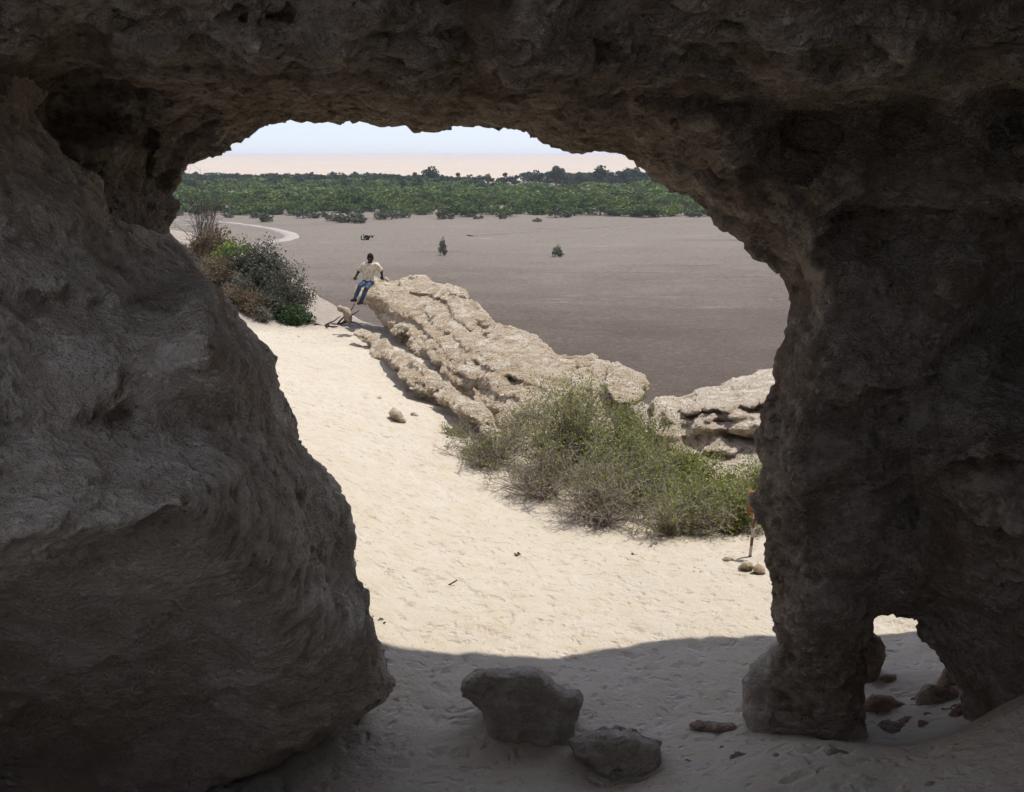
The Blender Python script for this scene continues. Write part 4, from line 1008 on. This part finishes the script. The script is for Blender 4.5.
hiL, hiR = J(365.6, 281.8), J(370.0, 281.8); knL, knR = J(359.8, 286.0, -.42), J(366.4, 288.6, -.36); anL, anR = J(354.9, 298.8, -.36), J(361.0, 301.2, -.26); toL, toR = J(351.8, 300.4, -.48), J(358.4, 303.4, -.42)
def torso(P, g):
    f = caps(P, pel, che, .125+g, .135+g)
    f = smin(f, caps(P, shL, shR, .062+g, .062+g), .09)
    f = smin(f, caps(P, hiL, hiR, .105+g, .105+g), .05)
    return f
def body(P):
    f = torso(P, 0)
    f = smin(f, caps(P, che, nek, .08, .055), .05); f = smin(f, caps(P, nek, hed, .052, .055), .02)
    f = smin(f, ell(P, hed+np.array([0, 0, .02]), np.array([.075, .095, .115])), .02)
    f = smin(f, ell(P, hed+np.array([0, -.03, -.05]), np.array([.052, .06, .06])), .02)
    f = smin(f, caps(P, hed+np.array([0, -.09, .025]), hed+np.array([0, -.108, -.012]), .010, .017), .01)
    f = smin(f, caps(P, hed+np.array([-.02, -.088, -.045]), hed+np.array([.02, -.088, -.045]), .010, .010), .006)
    for sx in (-1, 1):
        f = smin(f, ell(P, hed+np.array([sx*.078, .005, .005]), np.array([.014, .025, .034])), .008)
        f = np.maximum(f, -(np.linalg.norm(P-(hed+np.array([sx*.03, -.10, .028])), axis=1)-.016))
    for s_, e_, h_, sx in ((shL, elL, haL, -1), (shR, elR, haR, 1)):
        f = smin(f, caps(P, s_, e_, .052, .04), .03); f = smin(f, caps(P, e_, h_, .04, .027), .015)
        d = (h_-e_)/np.linalg.norm(h_-e_); side = np.cross(d, [0, 1, 0]); side /= np.linalg.norm(side); nrm = np.cross(side, d)
        pal = h_+d*.05; f = smin(f, caps(P, h_, pal, .028, .034), .015)
        for k, (o_, L_) in enumerate(((-.03, .062), (-.01, .075), (.01, .070), (.03, .055))):
            r0 = pal+side*o_+d*.01; r1 = r0+d*L_*.55+side*o_*.25-nrm*.008; r2 = r1+d*L_*.45-nrm*.022
            f = np.minimum(f, np.minimum(caps(P, r0, r1, .0095, .009), caps(P, r1, r2, .009, .0075)))
        t0 = h_+side*(-sx)*.02+d*.01; t1 = t0+side*(-sx)*.035+d*.035; f = smin(f, np.minimum(caps(P, t0, t1, .012, .010), caps(P, t1, t1+d*.03, .010, .008)), .006)
    for h_, k_, a_, o_ in ((hiL, knL, anL, toL), (hiR, knR, anR, toR)):
        f = smin(f, caps(P, h_, k_, .083, .058), .03); f = smin(f, caps(P, k_, a_, .056, .036), .02); f = smin(f, caps(P, a_, o_, .034, .028), .02)
    return f
def shirt(P):
    f = torso(P, .016)
    for s_, e_ in ((shL, elL), (shR, elR)): f = smin(f, caps(P, s_, s_+(e_-s_)*.72, .068, .070), .04)
    hem = pel+np.array([0, 0, -.03+.02]); f = f+.008*vnoise(P, 11, 5)+.004*vnoise(P, 24, 6)
    f = np.maximum(f, hem[2]-P[:, 2]); f = np.maximum(f, caps(P, nek, hed, .07, .07)*-1)
    return f
def trousers(P):
    f = caps(P, hiL, hiR, .118, .118)
    for h_, k_, a_ in ((hiL, knL, anL), (hiR, knR, anR)):
        f = smin(f, caps(P, h_, k_, .088, .060), .02); f = smin(f, caps(P, k_, a_, .060, .048), .01)
    f = f+.007*vnoise(P, 14, 8)
    f = np.maximum(f, P[:, 2]-(pel[2]+.07))
    return f
def shoe(a_, o_):
    return lambda P: np.maximum(smin(caps(P, a_+np.array([0, .03, -.03]), o_, .046, .040), caps(P, a_, a_+np.array([0, .02, -.04]), .047, .05), .02), (min(a_[2], o_[2])-.055)-P[:, 2])
def hair(P): return np.maximum(ell(P, hed+np.array([0, .008, .03]), np.array([.084, .102, .115])), -(P[:, 2]-hed[2]-.015+(.35*(P[:, 1]-hed[1]+.09)*0)+np.clip(P[:, 1]-hed[1], 0, .09)*.7))
def flat_mat(name, c, c2=None, sc_=30, rough=.85):
    t = NT(name); co = t.coord(kind='World')
    t.color(t.mix(t.ramp(t.noise(co, sc_, 4, .6), [(.35, 0), (.65, 1)]), c, c2 or tuple(x*.75 for x in c))); t.b.inputs['Roughness'].default_value = rough
    return t.m
M['skin'] = flat_mat('dark_brown_skin', (.045, .026, .018), rough=.55)
M['hair'] = flat_mat('black_hair', (.012, .011, .010))
M['shirt'] = flat_mat('cream_patterned_shirt', (.62, .57, .47), (.36, .27, .17), 14)
M['jeans'] = flat_mat('blue_jeans', (.022, .038, .085), (.07, .10, .16), 7)
M['shoes'] = flat_mat('dark_brown_shoes', (.06, .035, .03))
man = add('person', None, None, loc=Vector((pel[0], pel[1], toL[2]-.05)))
tag(man, 'man in cream short-sleeved shirt and blue jeans sitting on the upper end of the slab', 'person')
allj = np.array([pel, che, hed, shL, shR, elL, elR, haL, haR, knL, knR, anL, anR, toL, toR]); lo_, hi_ = allj.min(0)-.2, allj.max(0)+.22
def piece(nm, fn, mt, lo=lo_, hi=hi_, h=.0105):
    v, q_ = surface_nets(fn, lo, hi, h); return np_obj(nm, v, q_, mt, base=man.location, parent=man)
piece('body', body, M['skin'], h=.009)
piece('shirt', shirt, M['shirt']); piece('trousers', trousers, M['jeans'])
for a_, o_ in ((anL, toL), (anR, toR)): piece('shoe', shoe(a_, o_), M['shoes'], np.minimum(a_, o_)-.12, np.maximum(a_, o_)+.12)
piece('hair', hair, M['hair'], hed-.16, hed+.2, .008)

# ------------------------------------------------------------------ the rusty sign
bx_, by_, bz_ = on_ground(749.6, 561)
sg = add('sign', None, None, loc=(bx_, by_, bz_)); tag(sg, 'rusty square sign on a thin white and brown post half hidden by the pillar', 'sign')
def boxv(c, hs): 
    return [tuple(np.array(c)+np.array(hs)*np.array(k)) for k in ((-1,-1,-1),(1,-1,-1),(1,1,-1),(-1,1,-1),(-1,-1,1),(1,-1,1),(1,1,1),(-1,1,1))]
BF = [(0,3,2,1),(4,5,6,7),(0,1,5,4),(1,2,6,5),(2,3,7,6),(3,0,4,7)]
def box_obj(nm, boxes, mt, parent, rot=None, bev=.002):
    v = []; f = []
    for c_, hs_ in boxes:
        o0 = len(v); v += boxv(c_, hs_); f += [tuple(i+o0 for i in q_) for q_ in BF]
    v = np.array(v)
    if rot is not None: v = v@np.array(rot).T
    o = add(nm, mesh_np(nm, v, np.array(f), False), mt, parent); b_ = o.modifiers.new('bevel', 'BEVEL'); b_.width = bev; b_.segments = 2
    return o
t = NT('painted_post'); co = t.coord(); sp_ = t.new('ShaderNodeSeparateXYZ'); t.l.new(co, sp_.inputs[0])
band = t.math('GREATER_THAN', t.math('SINE', t.math('ADD', t.math('MULTIPLY', sp_.outputs[2], 26.0), 1.2)), .1)
c = t.mix(band, (.50, .46, .42), (.16, .07, .05)); c = t.mix(t.ramp(t.noise(co, 40, 5), [(.5, 0), (.62, .8)]), c, (.2, .11, .07)); t.color(c); M['post'] = t.m
M['rust'] = flat_mat('orange_rust_paint', (.42, .17, .075), (.24, .10, .055), 25)
M['rustdark'] = flat_mat('faded_brown_board', (.20, .10, .07), (.33, .20, .14), 35)
r3 = Matrix.Rotation(math.radians(2.0), 3, 'Y')@Matrix.Rotation(math.radians(-14), 3, 'Z')
H_ = .90
box_obj('board', [((.03, 0, H_-.13), (.085, .004, .122))], M['rustdark'], sg, r3)
box_obj('frame', [((.03, 0, H_), (.11, .012, .016)), ((.03, 0, H_-.26), (.11, .012, .016)), ((-.067, 0, H_-.13), (.016, .0118, .114)), ((.127, 0, H_-.13), (.016, .0118, .114))], M['rust'], sg, r3, .003)
v, f = tubes([(np.array([0, .02, -.1]), np.array([.02, .02, .3]), .02, .019), (np.array([.02, .02, .3]), np.array([.045, .02, H_-.01]), .019, .017)], 10)
add('post', mesh_np('post', v, f), M['post'], sg)

# ------------------------------------------------------------------ light, sky, camera
w = bpy.data.worlds.new('World'); sc.world = w; w.use_nodes = True
nt = w.node_tree; bg = nt.nodes['Background']
sky = nt.nodes.new('ShaderNodeTexSky'); sky.sky_type = 'NISHITA'; sky.sun_disc = False
SUN_EL, SUN_AZ = math.radians(66), math.radians(62)   # azimuth clockwise from +Y (beyond the arch) towards +X
sky.sun_elevation = SUN_EL; sky.sun_rotation = SUN_AZ
sky.altitude = 0; sky.air_density = .8; sky.dust_density = .4; sky.ozone_density = 6.0
mx = nt.nodes.new('ShaderNodeMix'); mx.data_type = 'RGBA'; mx.inputs[0].default_value = .6
nt.links.new(sky.outputs[0], mx.inputs[6]); mx.inputs[7].default_value = (4.4, 4.55, 5.5, 1)
nt.links.new(mx.outputs[2], bg.inputs[0]); bg.inputs[1].default_value = .10
sl = bpy.data.lights.new('sun', 'SUN'); sl.energy = 2.75; sl.angle = math.radians(.5); sl.color = (1, .965, .91)
so = bpy.data.objects.new('sun', sl); COL.objects.link(so)
dirn = Vector((math.sin(SUN_AZ)*math.cos(SUN_EL), math.cos(SUN_AZ)*math.cos(SUN_EL), math.sin(SUN_EL)))
so.rotation_euler = dirn.to_track_quat('Z', 'Y').to_euler(); so.location = (20, 10, 40)
cd = bpy.data.cameras.new('camera'); cd.sensor_width = 36; cd.lens = 36*F/1024; cd.clip_start = .05; cd.clip_end = 20000
cam = bpy.data.objects.new('camera', cd); COL.objects.link(cam)
cam.location = CAM; cam.rotation_euler = (math.pi/2-PITCH, 0, 0); sc.camera = cam
vs = sc.view_settings; vs.view_transform = 'Standard'; vs.look = 'None'; vs.gamma = 1; vs.exposure = .9
sc.cycles.max_bounces = 5; sc.cycles.diffuse_bounces = 4; sc.cycles.glossy_bounces = 2; sc.cycles.transmission_bounces = 2; sc.cycles.transparent_max_bounces = 8
sc.cycles.volume_bounces = 0; sc.cycles.use_denoising = True; sc.cycles.caustics_reflective = False; sc.cycles.caustics_refractive = False
sc.cycles.use_adaptive_sampling = True; sc.cycles.adaptive_threshold = .03

# ------------------------------------------------------------------ the air
hz = bpy.data.materials.new('dusty_air'); hz.use_nodes = True; n_ = hz.node_tree.nodes; n_.clear()
ho = n_.new('ShaderNodeOutputMaterial'); pv = n_.new('ShaderNodeVolumePrincipled')
pv.inputs['Density'].default_value = .00012; pv.inputs['Color'].default_value = (.86, .90, 1.0, 1); pv.inputs['Anisotropy'].default_value = .0
hz.node_tree.links.new(pv.outputs[0], ho.inputs['Volume'])
x_, z0, z1 = 8400.0, -24.0, 16.0
hv = [(a, b, c) for a in (-x_, x_) for b in (-x_, x_) for c in (z0, z1)]
hf = [(0, 1, 3, 2), (4, 6, 7, 5), (0, 4, 5, 1), (2, 3, 7, 6), (0, 2, 6, 4), (1, 5, 7, 3)]
tag(add('haze', mesh_np('haze', np.array(hv), np.array(hf), False), hz), 'pale dusty haze over the plain', 'haze', kind='stuff')
